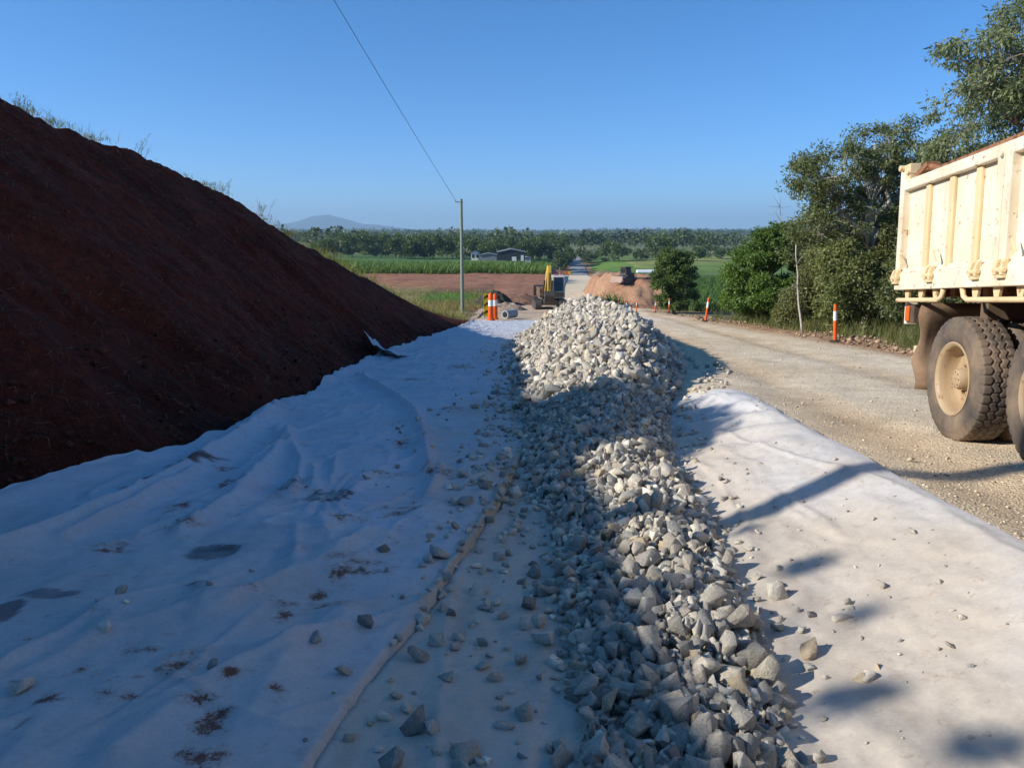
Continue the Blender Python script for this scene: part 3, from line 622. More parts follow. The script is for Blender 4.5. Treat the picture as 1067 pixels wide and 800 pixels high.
GL = {0: ('grey angular rock at the near end of the long windrow of crushed rock', 'rocks of the near end of the windrow'), 1: ('grey angular rock on the tall mound of the windrow', 'rocks of the tall mound'), 2: ('grey rock strewn on the shaded tan sheet between its hem and the windrow', 'rocks strewn left of the windrow'),
      3: ('small grey rock at the edge of the windrow', 'small rocks along the edge of the windrow'), 4: ('pale sunlit rock strewn on the dusty sheet right of the windrow', 'rocks strewn right of the windrow'), 5: ('small grey rock scattered on the shaded white sheet', 'rocks scattered on the shaded white sheet')}
lone_lab = {}; li = 0
for i in np.nonzero(RG == 9)[0]: lone_lab[int(i)] = LR[li][3]; li += 1
for i in ind:
    o = bpy.data.objects.new('rock', pm[PI[i]]); COL.objects.link(o)
    M = Matrix(RM[i].tolist()).to_4x4(); o.matrix_world = Matrix.Translation(P3[i].tolist()) @ M @ Matrix.Scale(float(RS[i]), 4)
    if int(i) in lone_lab: tag(o, lone_lab[int(i)], 'rock')
    else: tag(o, GL[int(RG[i])][0], 'rock', GL[int(RG[i])][1])
Vs, Fs, Cs, off = [], [], [], 0
for k in range(26):
    idx = np.nonzero((PI == k) & ~is_ind)[0]; V, F = protos[k]
    W = np.einsum('nij,vj->nvi', RM[idx], V) * RS[idx][:, None, None] + P3[idx][:, None]
    Vs.append(W.reshape(-1, 3)); Fs.append((F[None] + (np.arange(len(idx)) * len(V))[:, None, None] + off).reshape(-1, 3)); off += W.shape[0] * W.shape[1]
    Cs.append(np.repeat(ptint[k][None] * (1 + .14 * g.normal(0, 1, (len(idx), 1))).clip(.6, 1.4), len(V), 0))
# core under the loose rocks
yy = np.arange(1.6, 36.1, .12); tt = np.linspace(0, 1, 40); a = np.interp(yy, _pile[:, 0], _pile[:, 3])[:, None] - .1; b = np.interp(yy, _pile[:, 0], _pile[:, 4])[:, None] + .1
Xc = a + (b - a) * tt; Yc = np.repeat(yy[:, None], 40, 1); Zc = Pf(Yc) + pile_h(Xc, Yc) - .05 + .03 * fbm(Xc * 9, Yc * 9, 131, 2)
Fq = grid_faces(*Xc.shape); Ft = np.concatenate([Fq[:, [0, 1, 2]], Fq[:, [0, 2, 3]]]) + off
Vs.append(np.stack([Xc, Yc, Zc], -1).reshape(-1, 3)); Fs.append(Ft); Cs.append(np.tile(np.array([.36, .33, .28]), (Xc.size, 1)))
tag(mesh_np('rock_pile', np.concatenate(Vs), np.concatenate(Fs), M_rock, cols=np.concatenate(Cs)), 'long windrow of crushed grey rock rising to a mound along the fabric edge', 'rock pile', kind='stuff')

# loose gravel near the truck and clods along the right road edge
def small_stones(name, xs, ys, zs, ss, cols, label, cat):
    n = len(xs); k = g.integers(0, 8, n); Vs, Fs, Cs, off = [], [], [], 0
    for j in range(8):
        p = g.normal(0, 1, (6, 3)) * .5; V = np.array([[.5, 0, 0], [-.45, .1, 0], [0, .42, .05], [.05, -.4, 0], [0, 0, .33], [0, .05, -.3]]) * g.uniform(.7, 1.2, (6, 1)) + p * .08
        F = np.array([(0, 2, 4), (2, 1, 4), (1, 3, 4), (3, 0, 4), (2, 0, 5), (1, 2, 5), (3, 1, 5), (0, 3, 5)]); idx = np.nonzero(k == j)[0]
        a = g.uniform(0, 2 * np.pi, len(idx)); ca, sa = np.cos(a), np.sin(a); tz = np.zeros_like(a); M = np.stack([ca, -sa, tz, sa, ca, tz, tz, tz, tz + 1], -1).reshape(-1, 3, 3)
        W = np.einsum('nij,vj->nvi', M, V) * ss[idx][:, None, None] + np.stack([xs, ys, zs], -1)[idx][:, None]
        Vs.append(W.reshape(-1, 3)); Fs.append((F[None] + (np.arange(len(idx)) * 6)[:, None, None] + off).reshape(-1, 3)); off += len(idx) * 6; Cs.append(np.repeat(cols[idx], 6, 0))
    return tag(mesh_np(name, np.concatenate(Vs), np.concatenate(Fs), M_rock, cols=np.concatenate(Cs)), label, cat, kind='stuff')
n = 12000; y = 1.5 + 26 * g.random(n) ** 1.5; xl, xr = road_lim(y); x = np.maximum(xl, 2.05) + .1 + (xr - 2.2) * g.random(n) ** 1.2; keep = x < xr; x, y = x[keep], y[keep]
ss = g.gamma(2.0, .0055, len(x)) + .006; put_z = zg(x, y) + road_bump(x, y) + ss * .15
small_stones('gravel', x, y, put_z, ss, pick_cols(len(x), (.48, .39, .28), (.64, .56, .45), g, .15), 'loose pebbles scattered over the gravel road beside the truck', 'gravel')
n = 2600; y = 9 + 40 * g.random(n) ** 1.2; _, xr = road_lim(y); cl = vnoise(y * .8, 0 * y, 140); x = xr + .25 + g.normal(0, .34, n) + .15 * cl; ss = np.clip(g.gamma(1.1, .04, n) + .012, .012, .30) * (.5 + cl)
small_stones('rubble', x, y, zg(x, y) + ss * .12 + .03, ss, pick_cols(n, (.28, .175, .11), (.44, .32, .21), g, .2), 'line of tan clods and broken rock along the far road edge under the trees', 'rubble')

n = 3000; y = 5 + 44 * g.random(n) ** 1.7; xt = toe_x(y); xc, zc = crest(y); sf = np.clip(np.abs(g.normal(0, .10, n)) + .9 * (g.random(n) < .25) * g.random(n), 0, .97); x = xt + (xc - xt) * sf; ss = np.clip(g.gamma(1.5, .022, n) + .012, .012, .16) * np.where(sf > .3, .6, 1)
small_stones('clods', x + .04, y, Pf(y) + (zc - Pf(y)) * (sf + .035 * np.sin(np.pi * sf)) + .05, ss, pick_cols(n, (.04, .014, .008), (.13, .032, .015), g, .2), 'loose dark clods crumbled along the foot of the red bank', 'clods')

# ------------------------------------------------------------------ tip truck
M_cream = mat_paint('cream_paint', (.82, .76, .62), rust=(.42, .24, .10), dirt=(.66, .53, .36), rust_amt=.59, dirt_amt=.85)
M_rib = mat_paint('cream_rib_paint', (.76, .60, .36), rust=(.36, .18, .07), dirt=(.60, .42, .22), rust_amt=.6, dirt_amt=.6)
M_rust = mat_paint('rusty_steel', (.30, .13, .06), rust=(.16, .07, .03), dirt=(.40, .22, .12), rust_amt=.5)
M_under = mat_paint('dusty_chassis', (.085, .06, .045), rust=(.15, .08, .045), dirt=(.30, .19, .115), rust_amt=.55, dirt_amt=.8, rough=.8)
M_flap = mat_paint('dusty_rubber_flap', (.16, .105, .07), rust=(.08, .05, .035), dirt=(.40, .27, .17), rust_amt=.62, dirt_amt=.8, rough=.85)
M_rim = mat_paint('rim_paint', (.44, .33, .205), rust=(.25, .13, .07), dirt=(.38, .26, .155), rust_amt=.6, dirt_amt=.9)
M_black = mat_col('black_plastic', .6, ((5, .2),), (), col=(.02, .02, .022))
M_glass, _nt, _b = new_mat('dark_glass'); _b.inputs['Base Color'].default_value = (.012, .02, .022, 1); _b.inputs['Roughness'].default_value = .06; _b.inputs['Specular IOR Level'].default_value = .7
M_lens, _nt, _b = new_mat('amber_lens'); _b.inputs['Base Color'].default_value = (.65, .13, .02, 1); _b.inputs['Roughness'].default_value = .25
M_clear, _nt, _b = new_mat('clear_lens'); _b.inputs['Base Color'].default_value = (.7, .72, .74, 1); _b.inputs['Roughness'].default_value = .12; _b.inputs['Metallic'].default_value = .6
M_tyre = mat_paint('tyre_rubber', (.062, .056, .052), rust=(.25, .13, .08), dirt=(.30, .215, .145), rust_amt=.60, dirt_amt=.95, rough=.85)

def tyre_mesh(parent, material, RO=.507, W=.28):
    na = 504; th = np.arange(na) * 2 * np.pi / na
    side = [(.292, -.028), (.30, -.012), (.318, -.004), (.335, .001), (.36, .004), (.385, .005), (.41, .004), (.425, .006), (.432, .001), (.45, -.004), (.468, -.009), (.482, -.015), (.49, -.019)]
    tx = np.linspace(-.022, -W + .022, 44)
    prof = [(r, x, 0) for r, x in side] + [(RO - .012 * abs((x + W / 2) / (W / 2)) ** 4, x, 1) for x in tx] + [(r, -W - x, 0) for r, x in side[::-1]]
    pr = np.array(prof); m = len(pr); TH, _ = np.meshgrid(th, np.arange(m)); r = np.repeat(pr[:, :1], na, 1); x = np.repeat(pr[:, 1:2], na, 1); tread = pr[:, 2:3]
    u = (x + W / 2) / (W / 2)                                  # -1..1 over the tread
    nb = 42; tri = np.abs(((TH * nb / (2 * np.pi)) % 1) - .5) * 2
    def groove(d, w): return np.clip(1.6 - np.abs(d) / w * 1.6 + .4, 0, 1)
    dep = np.zeros_like(r)
    for c in (-.42, 0., .42):
        dep = np.maximum(dep, groove(u - c - .085 * (tri - .5) * 2, .045))
    ph = (TH * nb / (2 * np.pi))
    lat_out = np.abs(((ph + .5) % 1) - .5); dep = np.maximum(dep, groove(lat_out, .13) * (np.abs(u) > .42))
    lat_in = np.abs(((ph + .25 * np.sign(u)) % 1) - .5); dep = np.maximum(dep, .8 * groove(lat_in, .075) * (np.abs(u) <= .46))
    r = r - dep * .013 * tread
    sh = (np.abs(pr[:, 0:1] - .482) < .02) & (tread == 0); r = r - .010 * groove(lat_out, .13) * sh
    V = np.stack([x, r * np.cos(TH), r * np.sin(TH)], -1).reshape(-1, 3)
    i = np.arange(m - 1)[:, None] * na + np.arange(na)[None]; j = np.arange(m - 1)[:, None] * na + (np.arange(na)[None] + 1) % na
    F = np.stack([i, j, j + na, i + na], -1).reshape(-1, 4)
    return mesh_np('tyre', V, F, material, parent)
def ax_x(loc):  # lathe axis along local +X
    return Matrix(((0, 0, 1, loc[0]), (1, 0, 0, loc[1]), (0, 1, 0, loc[2]), (0, 0, 0, 1)))
TR = dict(a=.101, p=.088, O=(3.566, 6.132, -1.667))
ca, sa, cp_, sp_ = math.cos(TR['a']), math.sin(TR['a']), math.cos(TR['p']), math.sin(TR['p'])
tx_, ty_ = Vector((-ca, sa, 0)), Vector((-sa * cp_, -ca * cp_, sp_)); tz_ = tx_.cross(ty_)
truck = empty('tip_truck', (0, 0, 0), 'cream tip truck with rusty tray and dusty twin rear axles parked on the gravel road', 'truck')
truck.matrix_world = Matrix(((tx_.x, ty_.x, tz_.x, TR['O'][0]), (tx_.y, ty_.y, tz_.y, TR['O'][1]), (tx_.z, ty_.z, tz_.z, TR['O'][2] - .015), (0, 0, 0, 1)))
RAD = .507
def wheel(x, y, flip, first={}):
    """rim mesh with tyre and hub under it; flip = the dish faces the other side"""
    if not first:
        mb = MB(); mb.lathe([(.300, -.03), (.302, -.004), (.292, .000), (.284, -.006), (.272, -.012), (.262, -.03), (.256, -.07), (.252, -.125), (.236, -.150), (.205, -.158), (.165, -.150), (.13, -.148), (.13, -.165), (.20, -.176), (.262, -.166), (.270, -.10), (.272, -.05), (.285, -.028)], 56, ax_x((0, 0, 0)), closed=True)
        w = mb.build('wheel', M_rim, truck, auto=35)
        hb = MB(); hb.lathe([(.001, -.035), (.06, -.035), (.075, -.04), (.082, -.055), (.088, -.075), (.092, -.13), (.135, -.135), (.135, -.17), (.001, -.17)], 28, ax_x((0, 0, 0)))
        for k in range(10):
            a = k * 2 * math.pi / 10; hb.lathe([(.001, -.105), (.012, -.105), (.014, -.11), (.014, -.135), (.001, -.135)], 6, ax_x((0, .116 * math.cos(a), .116 * math.sin(a))))
        for k in range(8):
            a = k * 2 * math.pi / 8; hb.lathe([(.001, -.026), (.007, -.026), (.007, -.037), (.001, -.037)], 6, ax_x((0, .058 * math.cos(a), .058 * math.sin(a))))
        hb.build('hub', M_rim, w, auto=35); tyre_mesh(w, M_tyre); first['w'] = w; o = w
    else:
        s = first['w']; o = s.copy(); COL.objects.link(o); o.parent = truck
        for ch in s.children:
            c = ch.copy(); COL.objects.link(c); c.parent = o
    o.location = (x, y, RAD); o.rotation_euler = (0.3 * y + x, 0, math.pi if flip else 0)
    return o
for y in (0, 1.3):
    wheel(0, y, False); wheel(-.60, y, True) if False else None
    wheel(-.62, y, True).location = (-.615, y, RAD); wheel(-2.44, y, True).location = (-2.44, y, RAD); wheel(-1.83, y, False).location = (-1.825, y, RAD)
wheel(0, 4.85, False); wheel(0, 4.85, True).location = (-2.44, 4.85, RAD)
# axles, springs, chassis
mb = MB()
for y in (0, 1.3, 4.85): mb.tube([(-.2, y, RAD), (-2.24, y, RAD)], .075, 10)
for y in (0, 1.3): mb.lathe([(.02, -.22), (.14, -.2), (.21, -.05), (.21, .05), (.14, .2), (.02, .22)], 16, ax_x((-1.22, y, RAD)))
mb.tube([(-1.22, 1.3, .6), (-1.22, 4.0, .82)], .05, 8); mb.build('axle', M_under, truck, smooth=True)
mb = MB()
for x in (-.80, -1.64):
    mb.box((x, 2.55, .86), (.08, 7.0, .26))
for y in (-.85, -.35, .65, 1.9, 3.2, 4.4): mb.box((-1.22, y, .86), (.76, .1, .2))
for x in (-.66, -1.78):
    mb.prism([(-.45, .62), (.62, .70), (1.75, .62), (1.75, .66), (.62, .80), (-.45, .66)], 0, x - .04, x + .04); mb.box((x, .65, .76), (.16, .22, .26))
mb.box((-1.22, .1, 1.06), (2.1, .12, .14)); mb.box((-1.22, 1.5, 1.06), (2.1, .12, .14)); mb.box((-1.22, 2.9, 1.06), (2.1, .12, .14))
mb.build('chassis', M_under, truck, bevel=.006)
# tray
W0, W1 = .0, -2.44; Y0, Y1 = -1.15, 3.85
tray = MB(); tray.box((-1.22, 1.35, 1.33), (2.40, 4.96, .10)); 
for y in np.arange(-.9, 3.7, .55): tray.box((-1.22, y, 1.225), (2.2, .08, .10))
tray = tray.build('tray', M_rust, truck, bevel=.005)
def side_panel(sx, vis):
    X = lambda d: d if sx > 0 else -2.44 - d                    # d = distance out from the skin
    mb = MB(); yc, yl = (Y0 + Y1) / 2, Y1 - Y0
    mb.box((X(-.02), yc, 1.78), (.035, yl - .02, .80))          # skin
    pan = mb.build('side_panel', M_cream, tray)
    mb = MB(); mb.box((X(.015), yc, 2.195), (.085, yl, .095)); mb.build('top_rail', M_cream, tray, bevel=.012)
    mb = MB(); mb.box((X(.02), yc, 1.315), (.085, yl, .155)); mb.prism([(X(.06), 1.393), (X(.0), 1.45), (X(-.002), 1.393)], 1, Y0 + .01, Y1 - .01); mb.build('bottom_rail', M_cream, tray, bevel=.010)
    for y in (-.61, -.16, .28, 1.14, 1.58, 2.02, 2.46, 2.9, 3.34):
        mb = MB(); mb.box((X(.010), y, 1.77), (.034, .085, .755)); mb.build('rib', M_rib, tray, bevel=.01)
    for y, w in ((-1.10, .09), (.72, .20), (3.80, .10)):
        mb = MB(); mb.box((X(.026), y, 1.80 if y > -1 else 1.83), (.07, w, .84 if y > -1 else .99))
        if .5 < y < 1: mb.tube([(X(.05), y - .03, 2.16), (X(.085), y - .03, 2.16)], .02, 8); mb.box((X(.0635), y, 1.8), (.006, .012, .84))
        mb.build('post', M_cream, tray, bevel=.008)
    for y in (-1.08, -.36, .43, .80, 1.6, 2.5, 3.4):            # drop-side latches at the bottom rail
        mb = MB()
        for d in (-.042, .042): mb.prism([(X(.05), 1.31), (X(.10), 1.315), (X(.105), 1.36), (X(.085), 1.42), (X(.05), 1.44)], 1, y + d - .016, y + d + .016)
        mb.tube([(X(.085), y - .07, 1.35), (X(.085), y + .07, 1.35)], .02, 10); mb.box((X(.072), y, 1.305), (.04, .11, .025)); mb.build('latch', M_rib, tray, bevel=.006)
    for y in (-1.0, -.28, .95):                                 # bent steel hooks
        mb = MB(); mb.prism([(y, 1.47), (y + .04, 1.465), (y - .035, 1.57), (y - .045, 1.57)], 0, min(X(.065), X(.078)), max(X(.065), X(.078))); mb.build('hook', M_rib, tray, bevel=.004)
    for a, b in ((-1.12, -.17), (.16, 1.15), (1.5, 2.5), (2.85, 3.8)):   # rope rails with bent-up ends
        p = [(X(.03), a, 1.235), (X(.03), a + .03, 1.17), (X(.03), a + .09, 1.145), (X(.03), b - .09, 1.145), (X(.03), b - .02, 1.175), (X(.03), b, 1.235)]
        if a < -1: p = [(X(.03), a, 1.145), (X(.03), a + .05, 1.145)] + p[3:]
        mb = MB(); mb.tube(p, .021, 10); mb.build('rope_rail', M_rib, tray, smooth=True)
        for y in np.linspace(a + .16, b - .2, 3):
            mb = MB(); mb.prism([(y - .055, 1.238), (y + .055, 1.238), (y + .022, 1.13), (y - .022, 1.13)], 0, X(.0) - .012, X(.0) + .012); mb.build('gusset', M_rib, tray, bevel=.003)
side_panel(1, True); side_panel(-1, False)
mb = MB(); mb.box((-1.22, Y1 - .03, 1.95), (2.44, .05, 1.2)); mb.box((-1.22, Y1 + .03, 2.5), (2.5, .07, .08)); [mb.box((x, Y1 + .02, 1.9), (.07, .06, 1.1)) for x in np.linspace(-2.3, -.14, 5)]; mb.build('headboard', M_cream, tray, bevel=.008)
mb = MB(); mb.box((-1.22, Y0 + .03, 1.80), (2.34, .05, .82)); [mb.box((x, Y0 - .02, 1.8), (.07, .06, .8)) for x in np.linspace(-2.2, -.24, 4)]; mb.box((-1.22, Y0 - .02, 2.2), (2.40, .09, .08)); mb.box((-1.22, Y0 - .02, 1.4), (2.40, .09, .08)); mb.build('tailgate', M_cream, tray, bevel=.008)
for sx in (.0, -2.44):                                           # tailgate hinge blocks on the rear corners
    mb = MB(); mb.box((sx, Y0 + .12, 2.31), (.10, .13, .15)); mb.box((sx, Y0 + .02, 2.335), (.09, .12, .05)); mb.tube([(sx - .09, Y0 + .04, 2.36), (sx + .09, Y0 + .04, 2.36)], .028, 10); mb.tube([(sx - .07, Y0 + .17, 2.30), (sx + .075, Y0 + .17, 2.30)], .02, 8); mb.build('hinge', M_rib, tray, bevel=.008)
mb = MB(); mb.tube([(-.03, Y0 + .20, 2.29), (-.02, Y0 + .42, 2.31), (-.05, Y0 + .62, 2.27), (-.04, Y0 + .9, 2.275)], [.03, .035, .022, .018], 8); mb.box((-.04, Y0 + .35, 2.30), (.12, .22, .05), np.array(Matrix.Rotation(.3, 3, 'X'))); mb.box((-.03, 1.5, 2.262), (.05, 4.2, .045)); mb.box((-.03, 1.2, 2.292), (.035, 3.2, .02), np.array(Matrix.Rotation(.012, 3, 'X')))
mb.build('coaming_board', M_rust, tray, bevel=.005)
# guards, flap, lights, rear bar
mb = MB(); pts = [(-.60 - .02 * math.sin(z * 9), z) for z in np.linspace(1.12, .34, 14)]
V = []; nxx = 8
for i, (y, z) in enumerate(pts):
    for k in range(nxx):
        x = -.02 - .60 * k / (nxx - 1); sh = .03 * math.sin(i * .55 + k * .5) + (.07 if i > 9 else 0) * math.sin(k * .8); V.append((x + (.025 * math.sin(i * .9) if k == 0 else 0), y - .10 - .10 * (i / 13) + sh, z))
V = np.array(V); n = len(V); F = [tuple(q) for q in grid_faces(14, nxx)]
o = MB().add(V, F).build('mud_flap', M_flap, truck, smooth=True); sdf = o.modifiers.new('t', 'SOLIDIFY'); sdf.thickness = .014
o2 = o.copy(); COL.objects.link(o2); o2.parent = truck; o2.location = (-1.83, 0, 0)
for sx in (-.36, -2.08):
    for yc in (1.3,):
        mb = MB(); V = []; an = np.linspace(R(35), R(165), 18)
        for a in an:
            for x in (-.25, .25): V.append((sx + x, yc + .60 * math.cos(a), RAD + .60 * math.sin(a)))
        o = MB().add(np.array(V), [tuple(q) for q in grid_faces(18, 2)]).build('mud_guard', M_rust, truck, smooth=True); sd = o.modifiers.new('t', 'SOLIDIFY'); sd.thickness = .008
mb = MB(); mb.box((-1.22, -1.02, .66), (2.2, .10, .12)); mb.box((-.70, -.92, .82), (.08, .1, .4)); mb.box((-1.74, -.92, .82), (.08, .1, .4)); mb.build('rear_bar', M_rib, truck, bevel=.01)
for sx in (-.09, -2.35):
    mb = MB(); mb.box((sx - .0, -1.10, 1.04), (.10, .06, .24)); mb.build('light_bracket', M_cream, truck, bevel=.01)
    mb = MB(); mb.box((sx + .01 * (1 if sx > -1 else -1), -.93, 1.02), (.13, .16, .17)); lb = mb.build('light_box', M_under, truck, bevel=.008)
    mb = MB(); mb.box((sx + .082 * (1 if sx > -1 else -1), -.965, 1.02), (.02, .08, .14)); mb.build('tail_light', M_lens, truck, bevel=.008)
mb = MB(); mb.lathe([(.02, -.5), (.28, -.48), (.30, -.46), (.30, .46), (.28, .48), (.02, .5)], 24, Matrix(((1, 0, 0, -.36), (0, 0, 1, 3.1), (0, 1, 0, .72), (0, 0, 0, 1)))); mb.build('fuel_tank', M_under, truck, auto=40)
# cab
poly = [(4.05, .75), (5.95, .62), (6.02, 1.25), (5.98, 1.75), (5.70, 2.62), (5.45, 2.74), (4.15, 2.74), (4.05, 2.6)]
mb = MB(); mb.prism(poly, 0, -2.40, -.04); cab = mb.build('cab', M_cream, truck, bevel=.05)
for x0 in (-.036, -2.404):
    mb = MB(); mb.prism([(4.55, 1.70), (5.82, 1.70), (5.60, 2.46), (4.55, 2.46)], 0, x0 - .006, x0 + .006); mb.build('side_window', M_glass, cab)
    mb = MB(); s = 1 if x0 > -1 else -1
    mb.tube([(x0, 5.75, 2.3), (x0 + s * .22, 5.85, 2.3), (x0 + s * .22, 5.85, 1.7), (x0, 5.85, 1.65)], .014, 6); mb.box((x0 + s * .24, 5.83, 2.0), (.16, .05, .42)); mb.build('mirror', M_black, cab, bevel=.01)
    mb = MB(); mb.box((x0 + s * .012, 4.75, 1.45), (.03, .16, .035)); mb.build('door_handle', M_black, cab)
mb = MB(); mb.prism([(-2.22, 0), (-.22, 0), (-.30, .86), (-2.14, .86)], 1, -.006, .006); ws = mb.build('windscreen', M_glass, cab); ws.location = (0, 5.99, 1.74); ws.rotation_euler = (R(17.8), 0, 0)
mb = MB(); mb.box((-1.22, 6.12, .66), (2.44, .22, .34)); mb.build('bumper', M_cream, truck, bevel=.03)
mb = MB(); [mb.box((-1.22, 6.02, 1.02 + .07 * k), (1.3, .03, .04)) for k in range(6)]; mb.build('grille', M_black, truck)
for x in (-.35, -2.09):
    mb = MB(); mb.box((x, 6.02, 1.0), (.42, .05, .18)); mb.build('headlight', M_clear, truck, bevel=.015)
# heaped soil in the tray
hx, hy = np.meshgrid(np.linspace(-2.36, -.08, 24), np.linspace(Y0 + .12, Y1 - .1, 50)); hz = 1.95 + .20 * np.exp(-((hx + 1.22) / .7) ** 2) * np.exp(-((hy - 1.4) / 1.5) ** 2) + .05 * fbm(hx * 5, hy * 5, 150)
HV = np.stack([hx, hy, hz], -1).reshape(-1, 3); Mw = np.array(truck.matrix_world); HV = HV @ Mw[:3, :3].T + Mw[:3, 3]
tag(mesh_np('soil_load', HV, grid_faces(*hx.shape), M_ground, smooth=True, cols=np.tile([.25, .12, .07], (len(HV), 1))), 'reddish soil left in the tray of the cream tip truck', 'soil')

# ------------------------------------------------------------------ delineator posts
def mat_plain(name, col, rough=.5, var=.12): return mat_col(name, rough, ((4, var), (30, var * .7)), (), col=col)
M_orange = mat_plain('orange_plastic', (.75, .115, .018)); M_white = mat_plain('white_tape', (.75, .75, .73), .35); M_rubber = mat_plain('rubber_foot', (.05, .045, .04), .9)
def up_to(p, q): return Vector(p).lerp
def post_proto():
    e = bpy.data.objects.new('delineator_post', None); COL.objects.link(e)
    mb = MB(); mb.lathe([(.001, .03), (.052, .03), (.050, .60), (.001, .60)], 16); mb.lathe([(.001, .86), (.048, .86), (.046, 1.02), (.036, 1.05), (.001, 1.055)], 16); body = mb.build('tube', M_orange, e, auto=40)
    mb = MB(); mb.lathe([(.001, .60), (.0515, .60), (.0495, .86), (.001, .86)], 16); mb.build('reflective_band', M_white, e, auto=40)
    mb = MB(); mb.lathe([(.001, 0), (.15, 0), (.15, .03), (.09, .055), (.001, .055)], 16); mb.build('foot', M_rubber, e, auto=40)
    return e
pp = post_proto(); first = True
def copy_tree(o, parent=None):
    c = o.copy(); COL.objects.link(c); c.parent = parent
    for ch in o.children: copy_tree(ch, c)
    return c
PG = 'orange delineator posts along the far road edge'
for (px, py), top, lean, lab in [((870, 356), 317, -.07, 'nearest orange post with white band, leaning left beside the truck'), ((735, 335), 310, .10, 'orange post leaning right in front of the dark cane'), ((697, 326), 311, .0, 'upright orange post at the foot of the lone round tree'),
                                 ((682.5, 325.5), 314, .02, 'orange post at the right foot of the red mound'), ((663, 325), 315, .0, 'orange post standing before the middle of the red mound'), ((653, 325), 317, -.05, 'orange post just left of another one before the red mound'),
                                 ((644, 325), 318, .0, 'orange post beside the green weeds before the red mound'), ((626, 318), 309, .05, 'orange post farthest left, showing above the rock mound')]:
    o = pp if first else copy_tree(pp); first = False
    p = ground_pt(px, py, .02); sc = (py - top) * float(np.dot(p, [0, cP, -sP])) / FPX / 1.05; sc = min(max(sc, .8), 1.2)
    if px == 626: p = np.array([(626 - 533.5) / 805 * 66, 66, float(zg(7.6, 66))]); sc = 1
    o.location = p; o.rotation_euler = (0, lean, 0); o.scale = (sc,) * 3; tag(o, lab, 'post', PG)

# ------------------------------------------------------------------ power poles and the wire
M_pole = mat_col('weathered_pole', .9, ((1.5, .12), (14, .15)), ((40, .3, .004),), col=(.23, .275, .215)); M_cap = mat_plain('grey_insulator', (.25, .25, .26), .4); M_wire = mat_plain('dark_wire', (.05, .055, .06), .5)
def power_pole(base, H, lab):
    e = empty('power_pole', base, lab, 'pole', 'poles carrying the single wire'); mb = MB(); mb.tube([(0, 0, -.4), (0, 0, H * .5), (0, 0, H)], [.135, .12, .095], 14); mb.build('shaft', M_pole, e, smooth=False, auto=50)
    mb = MB(); mb.tube([(.1, 0, H - .18), (-.42, 0, H - .16)], .035, 8); mb.tube([(-.40, 0, H - .16), (-.40, 0, H - .02)], .03, 8); mb.build('insulator', M_cap, e, auto=40)
    mb = MB(); mb.lathe([(.001, 0), (.104, 0), (.104, .03), (.001, .05)], 14, Matrix.Translation((0, 0, H))); mb.build('cap', M_cap, e, auto=40); return e
pb = ground_pt(482, 327); rt = ray(483.5, 208); tt_ = pb[1] / rt[1]; Hp = rt[2] * tt_ - pb[2]
power_pole(pb, Hp, 'slim grey timber power pole standing at the end of the white sheet')
B = np.array([-9.2, 2.3, 3.3]); HB = 12.2; power_pole(B, HB, 'taller power pole on top of the bank beside the camera')
w0 = pb + np.array([-.40, 0, Hp - .02]); w1 = B + np.array([.0, 0, HB + .05])
s = np.linspace(0, 1, 60)[:, None]; Wp = w0 * (1 - s) + w1 * s; Wp[:, 2] -= .9 * 4 * (s * (1 - s))[:, 0] * .35
tag(MB().tube(Wp, .012, 6).build('power_line', M_wire), 'single thin wire rising from the grey pole towards the top of the picture', 'wire')

# ------------------------------------------------------------------ bollards, chevron board, pipe, rubble near the sheet end
M_yel = mat_plain('yellow_sheet', (.80, .56, .02), .4)
def bollard(px, py, H, lab, r=.16):
    p = ground_pt(px, py); e = empty('traffic_bollard', p, lab, 'bollard', 'pair of bollards beside the chevron board')
    mb = MB(); mb.lathe([(.001, .0), (r * 1.5, 0), (r * 1.45, .1), (r * 1.1, .14), (r, H * .52), (.001, H * .52)], 20); mb.lathe([(.001, H * .74), (r * .95, H * .74), (r * .9, H * .93), (r * .55, H * .97), (r * .3, H), (.001, H)], 20); mb.build('body', M_orange, e, auto=40)
    mb = MB(); mb.lathe([(.001, H * .52), (r * .99, H * .52), (r * .96, H * .74), (.001, H * .74)], 20); mb.build('reflective_band', M_white, e, auto=40)
bollard(511.5, 334, 1.68, 'left bollard of the pair, bright orange with white band, lit by the sun'); bollard(516, 333, 1.64, 'right bollard of the pair, close behind the brighter one', .14)
p = ground_pt(507.5, 331.5); e = empty('chevron_board', p, 'yellow board with black chevrons half hidden behind the orange bollards', 'sign', None, (0, 0, R(8)))
mb = MB(); mb.box((0, 0, .85), (.42, .02, 1.5)); mb.build('board', M_yel, e)
mb = MB(); [mb.prism([(-.19, z), (.0, z + .17), (.19, z), (.19, z + .15), (.0, z + .32), (-.19, z + .15)], 1, -.016, -.0125) for z in (.22, .72, 1.2)]; mb.build('chevron', M_black, e)
mb = MB(); [mb.box((x, .04, .75), (.04, .04, 1.5)) for x in (-.15, .15)]; mb.build('leg', M_cap, e)
M_conc = mat_plain('concrete', (.36, .36, .36), .85)
p = ground_pt(526, 332.5); mb = MB(); mb.lathe([(.24, 0), (.33, 0), (.33, 1.25), (.24, 1.25)], 28, closed=True); o = mb.build('concrete_pipe', M_conc, auto=40); o.scale = (.82, .82, .82); o.location = (p[0], p[1] + .1, p[2] + .27); o.rotation_euler = (R(-90), 0, R(-38)); tag(o, 'short grey concrete pipe lying on its side right of the bollards', 'pipe')
M_soil = mat_col('heap_soil', .95, ((2, .25), (11, .25)), ((5, .6, .1), (22, .6, .03)))
